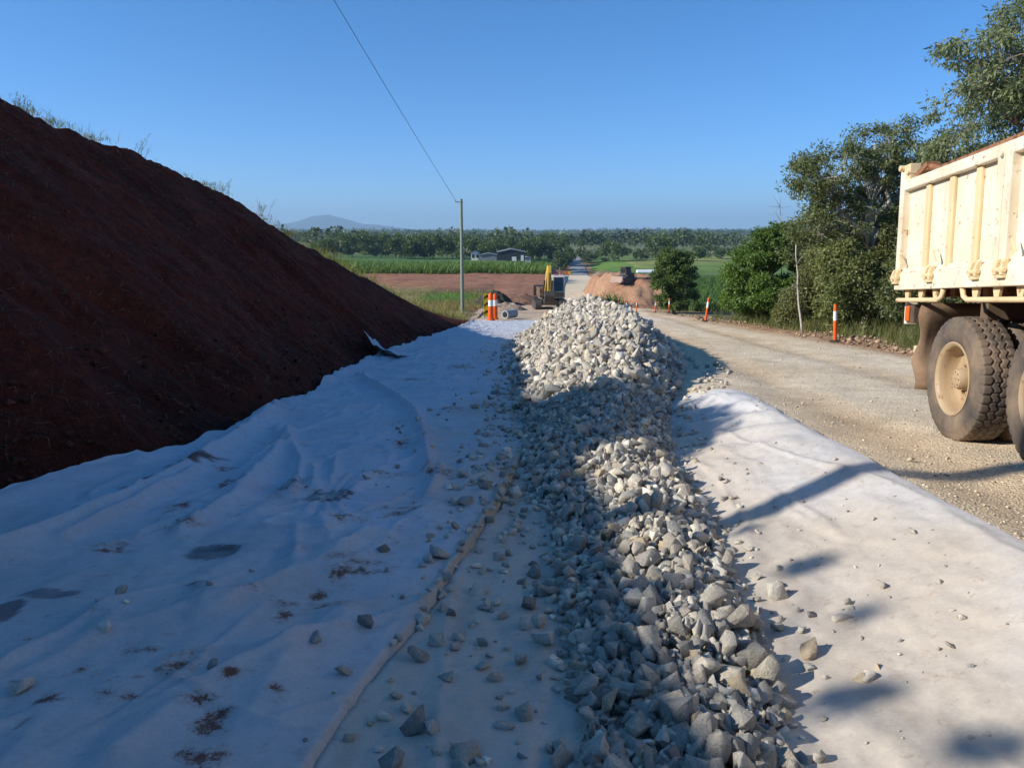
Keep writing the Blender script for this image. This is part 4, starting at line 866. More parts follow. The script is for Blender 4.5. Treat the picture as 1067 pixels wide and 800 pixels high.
def heap(name, cx, cy, rx, ry, H, col, col2, label, cat, seed, rough=.25, res=60, mat=None):
    u, v = np.meshgrid(np.linspace(-1.1, 1.1, res), np.linspace(-1.1, 1.1, res)); x = cx + u * rx; y = cy + v * ry
    d = np.sqrt(u ** 2 + v ** 2) + .22 * fbm(u * 1.7 + seed, v * 1.7, seed, 3); hgt = H * np.clip(1 - d, -.2, 1) ** 1 if True else 0
    hgt = H * np.where(d < 1, (1 - d) * (1.25 - .25 * (1 - d)), 1 - d) ; hgt = hgt + rough * H * .5 * fbm(u * 5, v * 5 + seed, seed + 1, 4) * np.clip(1.2 - d, 0, 1)
    z = zg(x, y) + np.maximum(hgt, -.3); n = fbm(u * 4, v * 4, seed + 3)
    return tag(mesh_np(name, np.stack([x, y, z], -1).reshape(-1, 3), grid_faces(res, res), mat or M_soil, smooth=True, cols=mixc(np.array(col), np.array(col2), np.clip(.5 + n * 1.2, 0, 1)).reshape(-1, 3)), label, cat)
p = ground_pt(519, 318); heap('rubble_heap', p[0] - .3, p[1], 1.9, 1.6, 1.25, (.035, .035, .03), (.10, .09, .06), 'heap of spoil and debris in painted shade behind the concrete pipe', 'heap', 171, .5)  # near-black colours put the shade on this heap into its surface
p = ground_pt(527, 323); heap('rubble_heap', p[0], p[1], 1.7, 1.3, .75, (.34, .24, .17), (.40, .31, .23), 'pale dusty heap between the pipe and the shade-darkened spoil heap', 'heap', 181, .4)
p = ground_pt(540, 316); heap('rubble_heap', p[0] + .6, p[1], 2.6, 1.6, .8, (.25, .13, .085), (.12, .08, .06), 'low brown heap of broken earth running towards the excavator', 'heap', 185, .45)
p = ground_pt(456, 328); o = MB(); o = bpy.data.objects.new('boulder', pm[17]); COL.objects.link(o); yb = 46.5; o.location = (-4.55, 46.5, float(crest(46.5)[1]) + .25); o.scale = (1.2, .9, .62); tag(o, 'dark boulder at the very end of the red bank left of the pole', 'boulder')
# red spoil mound right of the haul road
u, v = np.meshgrid(np.linspace(0, 1, 90), np.linspace(0, 1, 70)); x = 7.2 + 14.5 * u + 2.5 * v; y = 62 + 48 * v
pk = lambda cx, cy, rx, ry: np.clip(1 - np.sqrt(((x - cx) / rx) ** 2 + ((y - cy) / ry) ** 2), 0, 1)
h = 3.0 * pk(11.8, 90, 5.2, 26) * 1.25 + 2.2 * pk(15.2, 80, 4.8, 19) + 1.2 * pk(11, 76, 3.5, 15); h = np.minimum(h, 2.5 + .5 * fbm(x * .6, y * .25, 190)); h += .5 * fbm(x * .9, y * .35, 191) * (h > .05) + .10 * fbm(x * 3, y * 1, 192) * (h > .05) - .2 * (h < .03)
bx = sstep(0, .06, u) * sstep(1, .94, u) * sstep(0, .04, v) * sstep(1, .95, v)
z = zg(x, y) + h * bx - .25 * (1 - bx)
C = mixc(np.array([.38, .22, .13]), np.array([.27, .125, .07]), np.clip(.5 + fbm(x * .5, y * .15, 193) * 1.1 + .25 * (x - 14) / 4, 0, 1))
tag(mesh_np('earth_mound', np.stack([x, y, z], -1).reshape(-1, 3), grid_faces(*x.shape), M_soil, smooth=True, cols=C.reshape(-1, 3)), 'large red earth mound right of the haul road with a machine on top', 'earth mound')
MX, MY, MZ = x, y, z
def mound_top(px_, py_):
    a_, b_, _ = project(np.stack([MX, MY, MZ], -1)); i = np.unravel_index(np.argmin(np.where(np.hypot(a_ - px_, b_ - py_) < 2.5, MY, MY + 1e3 + 10 * np.hypot(a_ - px_, b_ - py_))), MX.shape); return np.array([MX[i], MY[i], MZ[i]])
# ------------------------------------------------------------------ machine on the mound
M_yel2 = mat_paint('machine_yellow', (.70, .44, .05), rust=(.2, .1, .05), rust_amt=.66, dirt_amt=.35); M_grey = mat_paint('machine_grey', (.50, .51, .50), rust_amt=.68, dirt_amt=.3); M_dk = mat_paint('machine_dark', (.045, .045, .045), dirt=(.22, .15, .10), rust_amt=.68, dirt_amt=.5)
def track(mb, x, L, H, W):
    r = H / 2; pts = [(math.cos(a) * r + (L / 2 - r), r + math.sin(a) * r) for a in np.linspace(-math.pi / 2, math.pi / 2, 9)] + [(-(L / 2 - r) - math.cos(a) * r, r + math.sin(-a) * -r) for a in np.linspace(math.pi / 2, -math.pi / 2, 9)]
    mb.prism(pts, 0, x - W / 2, x + W / 2)
    for k in range(int(L / .2)):
        for zz in (0, H): mb.box((x, -L / 2 + r + .2 * k * (L - 2 * r) / L, zz), (W * 1.02, .09, .05))
p = mound_top(653, 293.5); e = empty('track_loader', p, 'small dark machine with pale bucket working on top of the red mound', 'loader', None, (0, 0, R(128))); e.scale = (.78, .78, .78)
mb = MB(); track(mb, -.65, 2.2, .6, .35); mb.build('track', M_dk, e); mb = MB(); track(mb, .65, 2.2, .6, .35); mb.build('track', M_dk, e)
mb = MB(); mb.box((0, -.35, .85), (1.0, 1.5, .65)); mb.box((0, .5, .75), (.9, .5, .4)); mb.build('body', M_dk, e, bevel=.03)
mb = MB(); mb.box((0, -.1, 1.45), (1.0, 1.0, .75), taper=.85); mb.box((0, -.1, 1.87), (1.15, 1.25, .09)); mb.build('cab', M_dk, e, bevel=.03)
mb = MB(); mb.box((0, .412, 1.45), (.7, .02, .5)); mb.build('window', M_glass, e)
mb = MB(); mb.prism([(1.25, .1), (1.75, .12), (1.45, .35), (1.45, .8), (1.3, .85), (1.2, .4)], 0, -.95, .95); [mb.tube([(x, .2, .9), (x, 1.3, .5)], .06, 6) for x in (-.6, .6)]; mb.build('bucket', mat_paint('bucket_pale', (.40, .29, .24), rust_amt=.62), e)
# ------------------------------------------------------------------ excavator
p = ground_pt(572, 321); e = empty('excavator', p, 'yellow excavator facing the camera with raised boom beyond the rock mound', 'excavator', None, (0, 0, math.pi + R(4)))
for sx in (-1.0, 1.0):
    mb = MB(); track(mb, sx, 3.2, .72, .5); mb.build('track', M_dk, e)
mb = MB(); mb.box((0, 0, .5), (1.6, 1.4, .4)); mb.lathe([(.001, .68), (.6, .68), (.6, .85), (.001, .85)], 20); mb.build('undercarriage', M_dk, e, bevel=.02)
mb = MB(); mb.box((-.1, -.75, 1.28), (1.9, 2.4, .72)); mb.box((.62, .5, 1.05), (.5, .6, .3)); mb.build('engine_housing', M_under, e, bevel=.06)
mb = MB(); mb.prism([(-1.12, -1.8), (1.12, -1.8), (.8, -2.3), (-.8, -2.3)], 2, .88, 1.75); mb.build('counterweight', M_dk, e, bevel=.05)
mb = MB(); mb.prism([(-.45, .9), (1.05, .9), (1.12, 1.5), (.95, 2.55), (.75, 2.66), (-.45, 2.66)], 0, -1.15, -.12); cabx = mb.build('cab', M_grey, e, bevel=.04)
mb = MB(); mb.box((0, 0, 0), (.74, .03, 1.1)); w = mb.build('front_window', M_glass, cabx); w.location = (-.635, 1.045, 1.98); w.rotation_euler = (R(9.2), 0, 0)
mb = MB(); mb.box((-.635, 1.09, 1.18), (.84, .03, .42)); mb.build('lower_window', M_glass, cabx)
for X in (-1.155, -.115): mb = MB(); mb.box((X, .25, 2.0), (.014, 1.05, 1.0)); mb.build('side_window', M_glass, cabx)
mb = MB(); mb.box((-.5, .3, 2.70), (.3, .3, .06)); mb.lathe([(.001, 0), (.07, 0), (.06, .16), (.001, .18)], 10, Matrix.Translation((-.9, -.2, 2.66))); mb.build('beacon', M_lens, cabx)
mb = MB(); mb.prism([(.4, 1.15), (.75, 1.05), (1.75, 2.55), (2.35, 3.22), (2.15, 3.52), (1.25, 2.85)], 0, .10, .44); mb.build('boom', M_yel2, e, bevel=.03)
mb = MB(); mb.prism([(2.05, 3.40), (2.45, 3.45), (2.60, 3.0), (2.45, 1.5), (2.28, 1.5), (2.15, 2.9)], 0, .13, .41); mb.build('stick', M_yel2, e, bevel=.025)
mb = MB(); mb.tube([(.56, .7, 1.2), (.56, 1.7, 2.3)], .075, 8); mb.tube([(-.02, .7, 1.2), (-.02, 1.7, 2.3)], .075, 8); mb.tube([(.27, 1.3, 3.02), (.27, 2.1, 3.5)], .07, 8); mb.tube([(.27, 2.62, 2.9), (.27, 2.62, 1.7)], .06, 8); mb.build('hydraulic_ram', M_dk, e)
mb = MB(); mb.prism([(2.2, 1.55), (2.55, 1.55), (2.75, 1.2), (2.6, .75), (2.2, .5), (1.8, .55), (1.65, .85), (1.85, .8), (2.2, .85), (2.35, 1.15)], 0, -.12, .66); [mb.box((x, 1.68, .82), (.06, .16, .08)) for x in (-.08, .1, .27, .44, .62)]; mb.build('bucket', M_dk, e, bevel=.02)

# ------------------------------------------------------------------ farm buildings far off and small things around them
M_tin = mat_plain('tin_roof', (.22, .22, .23), .6); M_shed = mat_plain('dark_cladding', (.035, .04, .05), .6); M_wht = mat_plain('white_wall', (.72, .71, .68), .6)
def shed(px0, px1, pybase, Y, h, ridge, depth, wm, rm, name, label, cat, openings=()):
    x0, x1 = [(q - CX) / FPX * Y for q in (px0, px1)]; w = x1 - x0; zb = float(zg((x0 + x1) / 2, Y)) ; e = empty(name, ((x0 + x1) / 2, Y, zb), label, cat)
    mb = MB(); mb.prism([(-w / 2, -1.2), (w / 2, -1.2), (w / 2, h), (0, h + ridge), (-w / 2, h)], 1, 0, depth); mb.build('wall', wm, e)
    mb = MB()
    for s in (-1, 1): mb.prism([(0, h + ridge + .02), (s * (w / 2 + .3), h + .02 - ridge * .05), (s * (w / 2 + .3), h + .20 - ridge * .05), (0, h + ridge + .2)], 1, -.35, depth + .35)
    mb.build('roof', rm, e)
    for (a, b, z0, z1, mm, nm) in openings:
        mb = MB(); mb.box(((a + b) / 2, -.05, (z0 + z1) / 2), (b - a, .10, z1 - z0)); mb.build(nm, mm, e)
zs = lambda Y, x=0: float(zg(x, Y))
shed(518.5, 547, 269, 262, 2.9, 1.0, 14, M_shed, M_tin, 'farm_shed', 'dark gabled farm shed with pale doors beyond the cane', 'shed', ((.2, 1.7, 0, 1.5, M_wht, 'door'), (3.2, 4.2, 0, 2.0, M_wht, 'door')))
shed(500, 518, 269, 268, 1.7, .6, 8, M_cap, M_tin, 'low_shed', 'low pale lean-to roof left of the dark shed', 'shed')
shed(491.5, 499, 268, 272, 2.4, .8, 8, M_wht, M_tin, 'farmhouse', 'small white farmhouse left of the low roof', 'house', ((-1, -.2, .9, 2, M_glass, 'window'), (.5, 1.3, .9, 2, M_glass, 'window')))
shed(546, 553, 269, 280, 2.0, .5, 6, M_wht, M_tin, 'garden_shed', 'little white shed on the right of the dark one', 'shed')
def small_car(px, Y, label, mat_, rz):
    x = (px - CX) / FPX * Y; e = empty('parked_car', (x, Y, zs(Y, x) + .1), label, 'car', None, (0, 0, rz))
    mb = MB(); mb.prism([(-2.2, .35), (2.2, .35), (2.25, .85), (1.2, 1.0), (.7, 1.5), (-1.2, 1.55), (-1.6, 1.05), (-2.25, .95)], 1, -.85, .85); mb.build('body', mat_, e, bevel=.06)
    mb = MB(); mb.prism([(-1.25, 1.05), (1.0, 1.05), (.65, 1.42), (-1.1, 1.46)], 1, -.86, .86); mb.build('window', M_glass, e)
    for a in (-1.35, 1.35):
        for s in (-.75, .75): mb = MB(); mb.lathe([(.001, -.1), (.33, -.1), (.33, .1), (.001, .1)], 14, Matrix(((1, 0, 0, a), (0, 0, 1, s), (0, 1, 0, .33), (0, 0, 0, 1)))); mb.build('wheel', M_black, e)
small_car(563.5, 272, 'pale car parked right of the sheds beyond the cane', M_wht, .1); small_car(572, 276, 'dark car parked at the right of the pale one', M_shed, .15)
for px, py, Y, lab, L in [(671, 282.5, 205, 'long white plastic covered stack lying in the green field', 4.6)]:
    x0 = (px - CX) / FPX * Y; mb = MB(); pts = [(math.cos(a) * .85, max(0, math.sin(a)) * .85) for a in np.linspace(0, math.pi, 12)]; mb.prism(pts, 0, -L / 2, L / 2); o = mb.build('covered_stack', mat_plain('white_plastic', (.8, .8, .8), .4), bevel=.12); o.location = (x0, Y, -241 * 0 + float(zg(x0, Y)) - .05); o.rotation_euler = (0, 0, .08); tag(o, lab, 'stack')
for px, Y, lab, mm, hh in [(590, 262, 'orange road-work sign at the start of the far asphalt, left side', M_orange, 1.6), (592.5, 270, 'yellow road-work sign behind the orange one', M_yel, 1.7), (613, 285, 'small orange marker at the right edge of the far asphalt', M_orange, 1.2)]:
    x0 = (px - CX) / FPX * Y; e = empty('road_sign', (x0, Y, float(zg(x0, Y))), lab, 'sign'); mb = MB(); mb.box((0, 0, hh * .7), (1.0 if hh > 1.3 else .4, .04, hh * .6)); mb.build('board', mm, e); mb = MB(); [mb.box((q, .05, hh * .35), (.06, .06, hh * .7)) for q in ((-.3, .3) if hh > 1.3 else (-.1, .1))]; mb.build('leg', M_cap, e)

# ------------------------------------------------------------------ vegetation
def leaf_quads(P, L, W, D, Nrm, cols):
    """diamond leaves: base P, direction D, blade normal from Nrm"""
    S = np.cross(D, Nrm); S /= np.linalg.norm(S, axis=1)[:, None] + 1e-9
    L = L[:, None]; W = W[:, None]; up = np.cross(S, D)
    V = np.stack([P, P + D * L * .45 + S * W * .5 + up * L * .06, P + D * L, P + D * L * .45 - S * W * .5 + up * L * .06], 1).reshape(-1, 3)
    F = np.arange(len(P) * 4).reshape(-1, 4); return V, F, np.repeat(cols, 4, 0)
def unit(v): return v / (np.linalg.norm(v, axis=-1, keepdims=True) + 1e-9)
def make_tree(name, base, ells, nclump, nleaf, leafL, leafW, clump_r, trunk, c0, c1, seed, label, cat='tree', group=None, limbs=7, bark=None, shell=.6, droop=.3, twig=True, tr=.12):
    """ells: crown lobes (x,y,z,rx,ry,rz) relative to the base; trunk: polyline of the main stem relative to the base"""
    g = np.random.default_rng(seed); e = empty(name, base, label, cat, group)
    ells = np.array(ells, float); vol = ells[:, 3] * ells[:, 4] * ells[:, 5]; k = g.choice(len(ells), nclump, p=vol / vol.sum())
    d = unit(g.normal(0, 1, (nclump, 3))); rr = g.random(nclump) ** (1 / 3 * shell + .02); Cn = ells[k, :3] + d * rr[:, None] * ells[k, 3:6]
    lump = fbm(Cn[:, 0] * 1.1 + seed, Cn[:, 1] * 1.1 + Cn[:, 2] * 1.3, seed, 3); Cn = Cn[lump > -.32]; n = len(Cn)
    trunk = np.array(trunk, float); mb = MB()
    tt = np.linspace(0, 1, 14); tk = np.stack([np.interp(tt, np.linspace(0, 1, len(trunk)), trunk[:, j]) for j in range(3)], -1); tk[1:, :2] += g.normal(0, .02 * trunk[-1, 2] / 3, (13, 2))
    mb.tube(tk, np.linspace(tr, tr * .3, 14), 8)
    # main limbs towards cluster centres, twigs from limbs to clumps
    cen = Cn[g.choice(n, min(limbs, n), replace=False)]
    for _ in range(4):
        a = np.argmin(((Cn[:, None] - cen[None]) ** 2).sum(-1), 1); cen = np.array([Cn[a == j].mean(0) if (a == j).any() else cen[j] for j in range(len(cen))])
    for j in range(len(cen)):
        i0 = int(np.clip((cen[j, 2] / max(tk[-1, 2], .1)) * 13 * .6, 2, 12)); p0 = tk[i0]; s = np.linspace(0, 1, 7)[:, None]
        path = p0 * (1 - s) + cen[j] * s; path[1:-1] += g.normal(0, .05 * np.linalg.norm(cen[j] - p0), (5, 3)); path[:, 2] += .12 * np.linalg.norm(cen[j] - p0) * (s * (1 - s))[:, 0]
        mb.tube(path, np.linspace(tr * .5, tr * .14, 7), 6)
        if twig:
            for q in Cn[a == j]:
                i1 = g.integers(3, 7); p1 = path[i1]; m1 = (p1 + q) / 2 + g.normal(0, .08, 3); mb.tube([p1, m1, q], [tr * .12, tr * .08, tr * .03], 4, cap=False)
    mb.build('trunk', bark or M_bark, e, smooth=True)
    ci = g.integers(0, n, nclump * nleaf); cr = clump_r * g.uniform(.55, 1.35, n)[ci]
    off = unit(g.normal(0, 1, (len(ci), 3))) * (g.random(len(ci)) ** .5 * cr)[:, None]; off[:, 2] *= .7
    P = Cn[ci] + off; D = unit(off * .6 / clump_r + g.normal(0, .7, off.shape) + np.array([0, 0, -droop])); Nn = unit(g.normal(0, 1, off.shape) + np.array([-.35, -.15, .35]))
    L = leafL * g.uniform(.6, 1.3, len(P)); cl = g.random(n)[ci] * .6 + .4 * g.random(len(P))
    cols = (np.array(c0) * (1 - cl[:, None]) + np.array(c1) * cl[:, None]) * g.uniform(.7, 1.3, (len(P), 1))
    V, F, Cc = leaf_quads(P, L, leafW * L / leafL, D, Nn, cols); mesh_np('crown', V, F, M_leaf, e, cols=Cc); return e
def at(px, Y): return (px - CX) / FPX * Y
def gz(x, y): return float(zg(x, y))
def zpx(py, Y): r = ray(CX, py); return r[2] / r[1] * Y
E_ = lambda x, z, rx, rz, y=0, ry=None: (x, y, z, rx, ry or rx, rz)
DK0, DK1 = (.07, .10, .034), (.19, .235, .08); LG0, LG1 = (.06, .115, .020), (.16, .25, .05); OL0, OL1 = (.11, .12, .045), (.26, .265, .11); GU0, GU1 = (.13, .16, .08), (.28, .32, .165)
def tree_px(name, Y, pxbase, lobes, **k):
    """lobes given as (px, py, half width px, half height px, depth offset) at distance Y: turned into metres"""
    x0 = at(pxbase, Y); b = (x0, Y, gz(x0, Y) - .05); L = []
    for (px, py, hw, hh, dy) in lobes:
        L.append((at(px, Y) - x0, dy, zpx(py, Y) - b[2], hw / FPX * Y, hw / FPX * Y * 1.0, hh / FPX * Y))
    top = max(q[2] for q in L); tx = np.mean([q[0] for q in L])
    return make_tree(name, b, L, trunk=[(0, 0, 0), (tx * .3, 0, top * .5), (tx * .8, 0, top)], **k)
# tall gum at the right, behind the truck
tree_px('gum_tree', 17, 1085, [(960, 118, 26, 14, -.5), (990, 60, 40, 22, .2), (1030, 75, 60, 42, 0), (1080, 20, 55, 50, .5), (985, 105, 42, 22, -.3), (1085, 120, 60, 50, .5), (1010, 135, 45, 24, .3), (1050, 190, 60, 40, 1), (1130, 60, 60, 70, 0), (1030, 15, 40, 28, .3), (1015, 165, 60, 30, .6), (1060, 70, 50, 40, -.3)], nclump=480, nleaf=85, leafL=.125, leafW=.034, clump_r=.30, c0=GU0, c1=GU1, seed=301, label='tall open-crowned gum tree rising above the tip truck at the right', limbs=11, tr=.16, droop=.6)
# darker tree with dead twigs
tree_px('wattle_tree', 24, 905, [(865, 185, 52, 36, 0), (905, 160, 45, 28, .5), (940, 150, 40, 26, .6), (835, 200, 28, 34, -.3), (880, 228, 52, 32, .2), (930, 215, 50, 55, .8), (965, 185, 34, 55, .8), (845, 240, 30, 26, 0)], nclump=430, nleaf=90, leafL=.115, leafW=.040, clump_r=.30, c0=(.08, .105, .04), c1=(.215, .24, .10), seed=307, bark=M_palebark, label='dark spreading tree with bare grey branches left of the truck tray', limbs=14, tr=.15, droop=.3)
tree_px('bright_bush', 33, 800, [(800, 262, 22, 26, 0), (782, 285, 28, 28, 0), (818, 268, 24, 34, .5), (800, 308, 42, 26, -.3), (770, 305, 18, 20, 0), (830, 300, 20, 30, 0)], nclump=340, nleaf=150, leafL=.14, leafW=.06, clump_r=.36, c0=LG0, c1=LG1, seed=311, label='bright green bushy tree between the cane and the pale dead stem', limbs=9, tr=.09)
tree_px('round_tree', 57, 702, [(703, 274, 19, 17, 0), (697, 292, 20, 16, 0), (710, 298, 17, 20, 0), (700, 312, 16, 9, 0)], nclump=260, nleaf=170, leafL=.17, leafW=.08, clump_r=.36, c0=(.06, .10, .025), c1=(.145, .21, .055), seed=317, label='lone round tree standing at the edge of the cane behind the posts', limbs=7, tr=.12)
for i, (Y, pb_, lob, c0, c1, lab) in enumerate([
    (27, 862, [(858, 282, 26, 26, 0), (845, 312, 22, 22, 0), (876, 305, 20, 30, 0)], OL0, OL1, 'olive scrubby bush right of the pale dead stem'),
    (25.5, 905, [(902, 270, 30, 34, 0), (925, 305, 26, 36, 0), (890, 318, 22, 28, 0)], (.05, .075, .022), (.13, .16, .05), 'yellowish green bush with many thin stems near the truck tail'),
    (27, 835, [(828, 320, 14, 18, 0), (842, 330, 12, 10, 0)], OL0, OL1, 'dry brownish bush at the foot of the dead stem'),
    (30, 850, [(838, 258, 26, 26, 0), (860, 250, 30, 30, .5), (885, 265, 36, 40, 1)], DK0, DK1, 'dark understorey bush beneath the spreading tree'),
    (22.4, 885, [(870, 312, 22, 26, 0), (893, 300, 22, 34, .2), (915, 318, 20, 26, 0), (880, 275, 22, 24, .6)], (.11, .135, .045), (.27, .29, .11), 'thin-stemmed yellow green bush behind the nearest orange post'),
    (23, 945, [(940, 265, 26, 50, .5), (960, 300, 30, 40, .5)], DK0, OL1, 'tangled bush directly behind the rear of the truck tray'),
    (30, 965, [(965, 240, 50, 70, 1), (1000, 280, 50, 60, 1), (930, 290, 40, 40, 1.4)], DK0, DK1, 'dense dark bush filling the gap behind the truck'),
    (19, 1010, [(1000, 300, 60, 50, 1), (1060, 290, 60, 60, 1)], DK0, OL1, 'low thicket hidden behind the truck wheels')]):
    tree_px('bush', Y, pb_, lob, nclump=190 if i != 6 else 320, nleaf=120, leafL=.11, leafW=.045, clump_r=.30, c0=c0, c1=c1, seed=330 + i, label=lab, cat='bush', limbs=8, tr=.045)
# bare twigs and the pale dead stem
M_dead = mat_col('dead_wood', .85, ((8, .2),), (), col=(.46, .42, .37))
def dead(px0, py0, px1, py1, Y, r, label, seed, nt=5):
    g = np.random.default_rng(seed); x0, x1 = at(px0, Y), at(px1, Y); z0 = gz(x0, Y); z1 = zpx(py1, Y); e = empty('dead_sapling', (x0, Y, z0 - .03), label, 'dead sapling'); mb = MB()
    s = np.linspace(0, 1, 10); p = np.stack([(x1 - x0) * s, .1 * np.sin(s * 3), (z1 - z0 + .03) * s], -1); p[1:-1, :2] += g.normal(0, .012, (8, 2)); mb.tube(p, np.linspace(r, r * .4, 10), 8); mb.build('stem', M_dead, e, smooth=True)
    mb = MB()
    for k in range(nt):
        i = g.integers(5, 10); q = p[i]; d = unit(g.normal(0, 1, 3) + np.array([0, 0, .6])); l = g.uniform(.3, .9); mb.tube([q, q + d * l * .5 + g.normal(0, .04, 3), q + d * l], [r * .3, r * .2, r * .1], 5)
    mb.build('twig', M_dead, e, smooth=True)
dead(838, 345, 825, 255, 24, .042, 'pale dead stem leaning left in front of the bushes', 351, 4)
dead(905, 330, 893, 275, 25, .025, 'short pale bare stem inside the bushes nearest the truck', 352, 5)
dead(818, 300, 806, 216, 34, .03, 'bare twiggy sapling poking above the bright bush', 353, 22)
# verge grass under the bushes
g = np.random.default_rng(361); n = 26000; y = 10 + 30 * g.random(n); _, xr = road_lim(y); x = xr + .45 + g.gamma(1.4, .9, n); keep = vnoise(x * 1.3, y * 1.3, 362) + .25 * g.random(n) > .45 + .35 * sstep(24, 30, y); x, y = x[keep], y[keep]; n = len(x); P = np.stack([x, y, zg(x, y) - .02], -1)
V, F, Cc = blades(P, g.gamma(5, .085, n) * np.clip(.5 + .35 * (x - road_lim(y)[1]), .5, 1.3), np.full(n, .014), g.uniform(.2, .9, n), pick_cols(n, (.075, .12, .03), (.26, .23, .085), g), 2, 363)
tag(mesh_np('verge_grass', V, F, M_grass, cols=Cc), 'rank green and straw grass under the bushes beside the road', 'grass', kind='stuff')
# yellowed grass beyond the bank, around the pole
n = 16000; y = 44 + 42 * g.random(n); x = -3.2 - g.gamma(1.6, 3.2, n) + 2.0 * g.random(n); pxx = vnoise(x * .5, y * .3, 365); keep = (pxx > .35) & ~((y < 58) & (x > -3.3 - .0 * y) & (g.random(n) < .7)); x, y = x[keep], y[keep]; n = len(x)
zz = np.where(y < 56, np.maximum(zg(x, y), np.where(x < -3.2, crest(y)[1], -99)), zg(x, y)); gm = np.exp(-(((x + 6.3) / 3.6) ** 2 + ((y - 76) / 6) ** 2))[:, None]
cc = pick_cols(n, (.15, .17, .05), (.34, .29, .11), g) * (1 - gm) + np.array([.10, .20, .035]) * gm
V, F, Cc = blades(np.stack([x, y, zz - .03], -1), g.gamma(4, .10, n) * (1 - .5 * gm[:, 0]), np.full(n, .03), g.uniform(.3, .9, n), cc, 2, 366)
V1, F1, C1 = V, F, Cc
n = 9000; y = 31 + 19 * g.random(n); xc, zc = crest(y); b = g.gamma(1.5, .9, n); x = xc - .1 - b; dn = vnoise(x * .9, y * .6, 369); kk = dn + .3 * sstep(33, 40, y) > .5; x, y, zc, b = x[kk], y[kk], zc[kk], b[kk]; n = len(x)
V, F, Cc = blades(np.stack([x, y, zc - .02 - .022 * b], -1), g.gamma(5, .105, n), np.full(n, .022), g.uniform(.3, 1.0, n), pick_cols(n, (.17, .19, .05), (.40, .34, .12), g), 3, 370)
V2, F2 = V, F + 0
tag(mesh_np('dry_grass', V, F, M_grass, cols=Cc), 'tall yellow grass fringing the low far end of the bank top', 'grass', kind='stuff')
V, F, Cc = V1, F1, C1
tag(mesh_np('dry_grass', V, F, M_grass, cols=Cc), 'yellowed grass on the slope behind the end of the bank', 'grass', kind='stuff')
# weeds before the mound
for px, py, s_, lab in [(648, 323, 1.0, 'green weed clump at the foot of the red mound beside the posts')]:
    p = ground_pt(px, py); e = empty('weed_clump', p + np.array([-.6, 3, 0]), lab, 'weed'); q = g.normal(0, .5, (240, 3)); q[:, 2] = 0; V, F, Cc = blades(q, g.gamma(6, .16, 240), np.full(240, .10), g.uniform(.3, 1, 240), pick_cols(240, (.05, .11, .02), (.12, .2, .05), g), 3, 368); mesh_np('leaf', V, F, M_grass, e, cols=Cc)['kind'] = 'stuff'
# cane fields
def cane(name, xs, ys, H, seed, c0, c1, label, w=.16):
    g = np.random.default_rng(seed); n = len(xs); k = 5; X = np.repeat(xs, k) + g.normal(0, .16, n * k); Y = np.repeat(ys, k) + g.normal(0, .16, n * k); Hh = H * (np.repeat(g.uniform(.8, 1.12, n), k)) * g.uniform(.75, 1.1, n * k) * (1 + .12 * fbm(X * .08, Y * .08, seed))
    V, F, Cc = blades(np.stack([X, Y, zg(X, Y) - .05], -1), Hh, np.full(n * k, w), g.uniform(.4, 1.5, n * k), pick_cols(n * k, c0, c1, g, .28), 3, seed)
    return tag(mesh_np(name, V, F, M_grass, cols=Cc), label, 'sugar cane', kind='stuff')
g = np.random.default_rng(371)
ry, rx = np.meshgrid(np.arange(136, 232, 1.6), np.arange(-88, 8, .62)); ry = ry + g.normal(0, .15, ry.shape); rx = rx + g.normal(0, .2, rx.shape); k = (rx < cxf(ry) - 6.5) & (ry > 138 + 3 * fbm(rx * .05, rx * 0, 372)) & (ry < 178 + .9 * np.clip(-rx - 25, 0, 60)) & ~((np.abs(ry - 172 - .12 * rx) < 2.4)); cane('cane_field', rx[k], ry[k], 2.35, 373, (.07, .14, .025), (.22, .33, .08), 'tall green sugar cane on the level ground left of the road', .20)
ry, rx = np.meshgrid(np.arange(60, 152, 1.1), np.arange(9, 78, .5)); ry = ry + g.normal(0, .12, ry.shape); rx = rx + g.normal(0, .2, rx.shape); k = (rx > 12.0 + .075 * (ry - 60) + 3.6 * sstep(62, 80, ry) - 2.4 * sstep(95, 120, ry)) & (rx < 40 + .5 * (ry - 60)); cane('cane_field', rx[k], ry[k], 1.7, 374, (.05, .105, .02), (.14, .235, .05), 'dark green young sugar cane right of the road behind the posts', .15)
# trees in the middle distance: a few crown and trunk meshes shared by many trees
def mid_proto(seed, H, wide):
    g = np.random.default_rng(seed); n = 1500; nl = 7; lob = np.stack([g.normal(0, .26 * wide, nl), g.normal(0, .26 * wide, nl), g.uniform(.25, .86, nl)], -1); k = g.integers(0, nl, n)
    d = unit(g.normal(0, 1, (n, 3))); P = lob[k] + d * (g.random(n) ** .4)[:, None] * np.array([.22 * wide, .22 * wide, .15]); P = P * H; P[:, 2] = np.clip(P[:, 2], .03 * H, None)
    cols = pick_cols(n, (.055, .09, .03), (.15, .195, .07), g, .25); L = np.full(n, H * .085) * g.uniform(.6, 1.3, n)
    V, F, Cc = leaf_quads(P, L, L * .62, unit(d + g.normal(0, .6, (n, 3))), unit(g.normal(0, 1, (n, 3)) + np.array([0, 0, .3])), cols); cr = mesh_np('crown', V, F, M_leaf, cols=Cc)
    mb = MB(); mb.tube([(0, 0, -.5), (.02 * H, 0, .3 * H), (0, .02 * H, .7 * H)], [.022 * H, .016 * H, .006 * H], 7)
    for j in range(nl): mb.tube([(.01 * H, 0, (.25 + .03 * j) * H), tuple(lob[j] * H * .9)], [.009 * H, .004 * H], 5)
    tk = mb.build('trunk', M_palebark, smooth=True); mm = (cr.data, tk.data); bpy.data.objects.remove(cr); bpy.data.objects.remove(tk); return mm
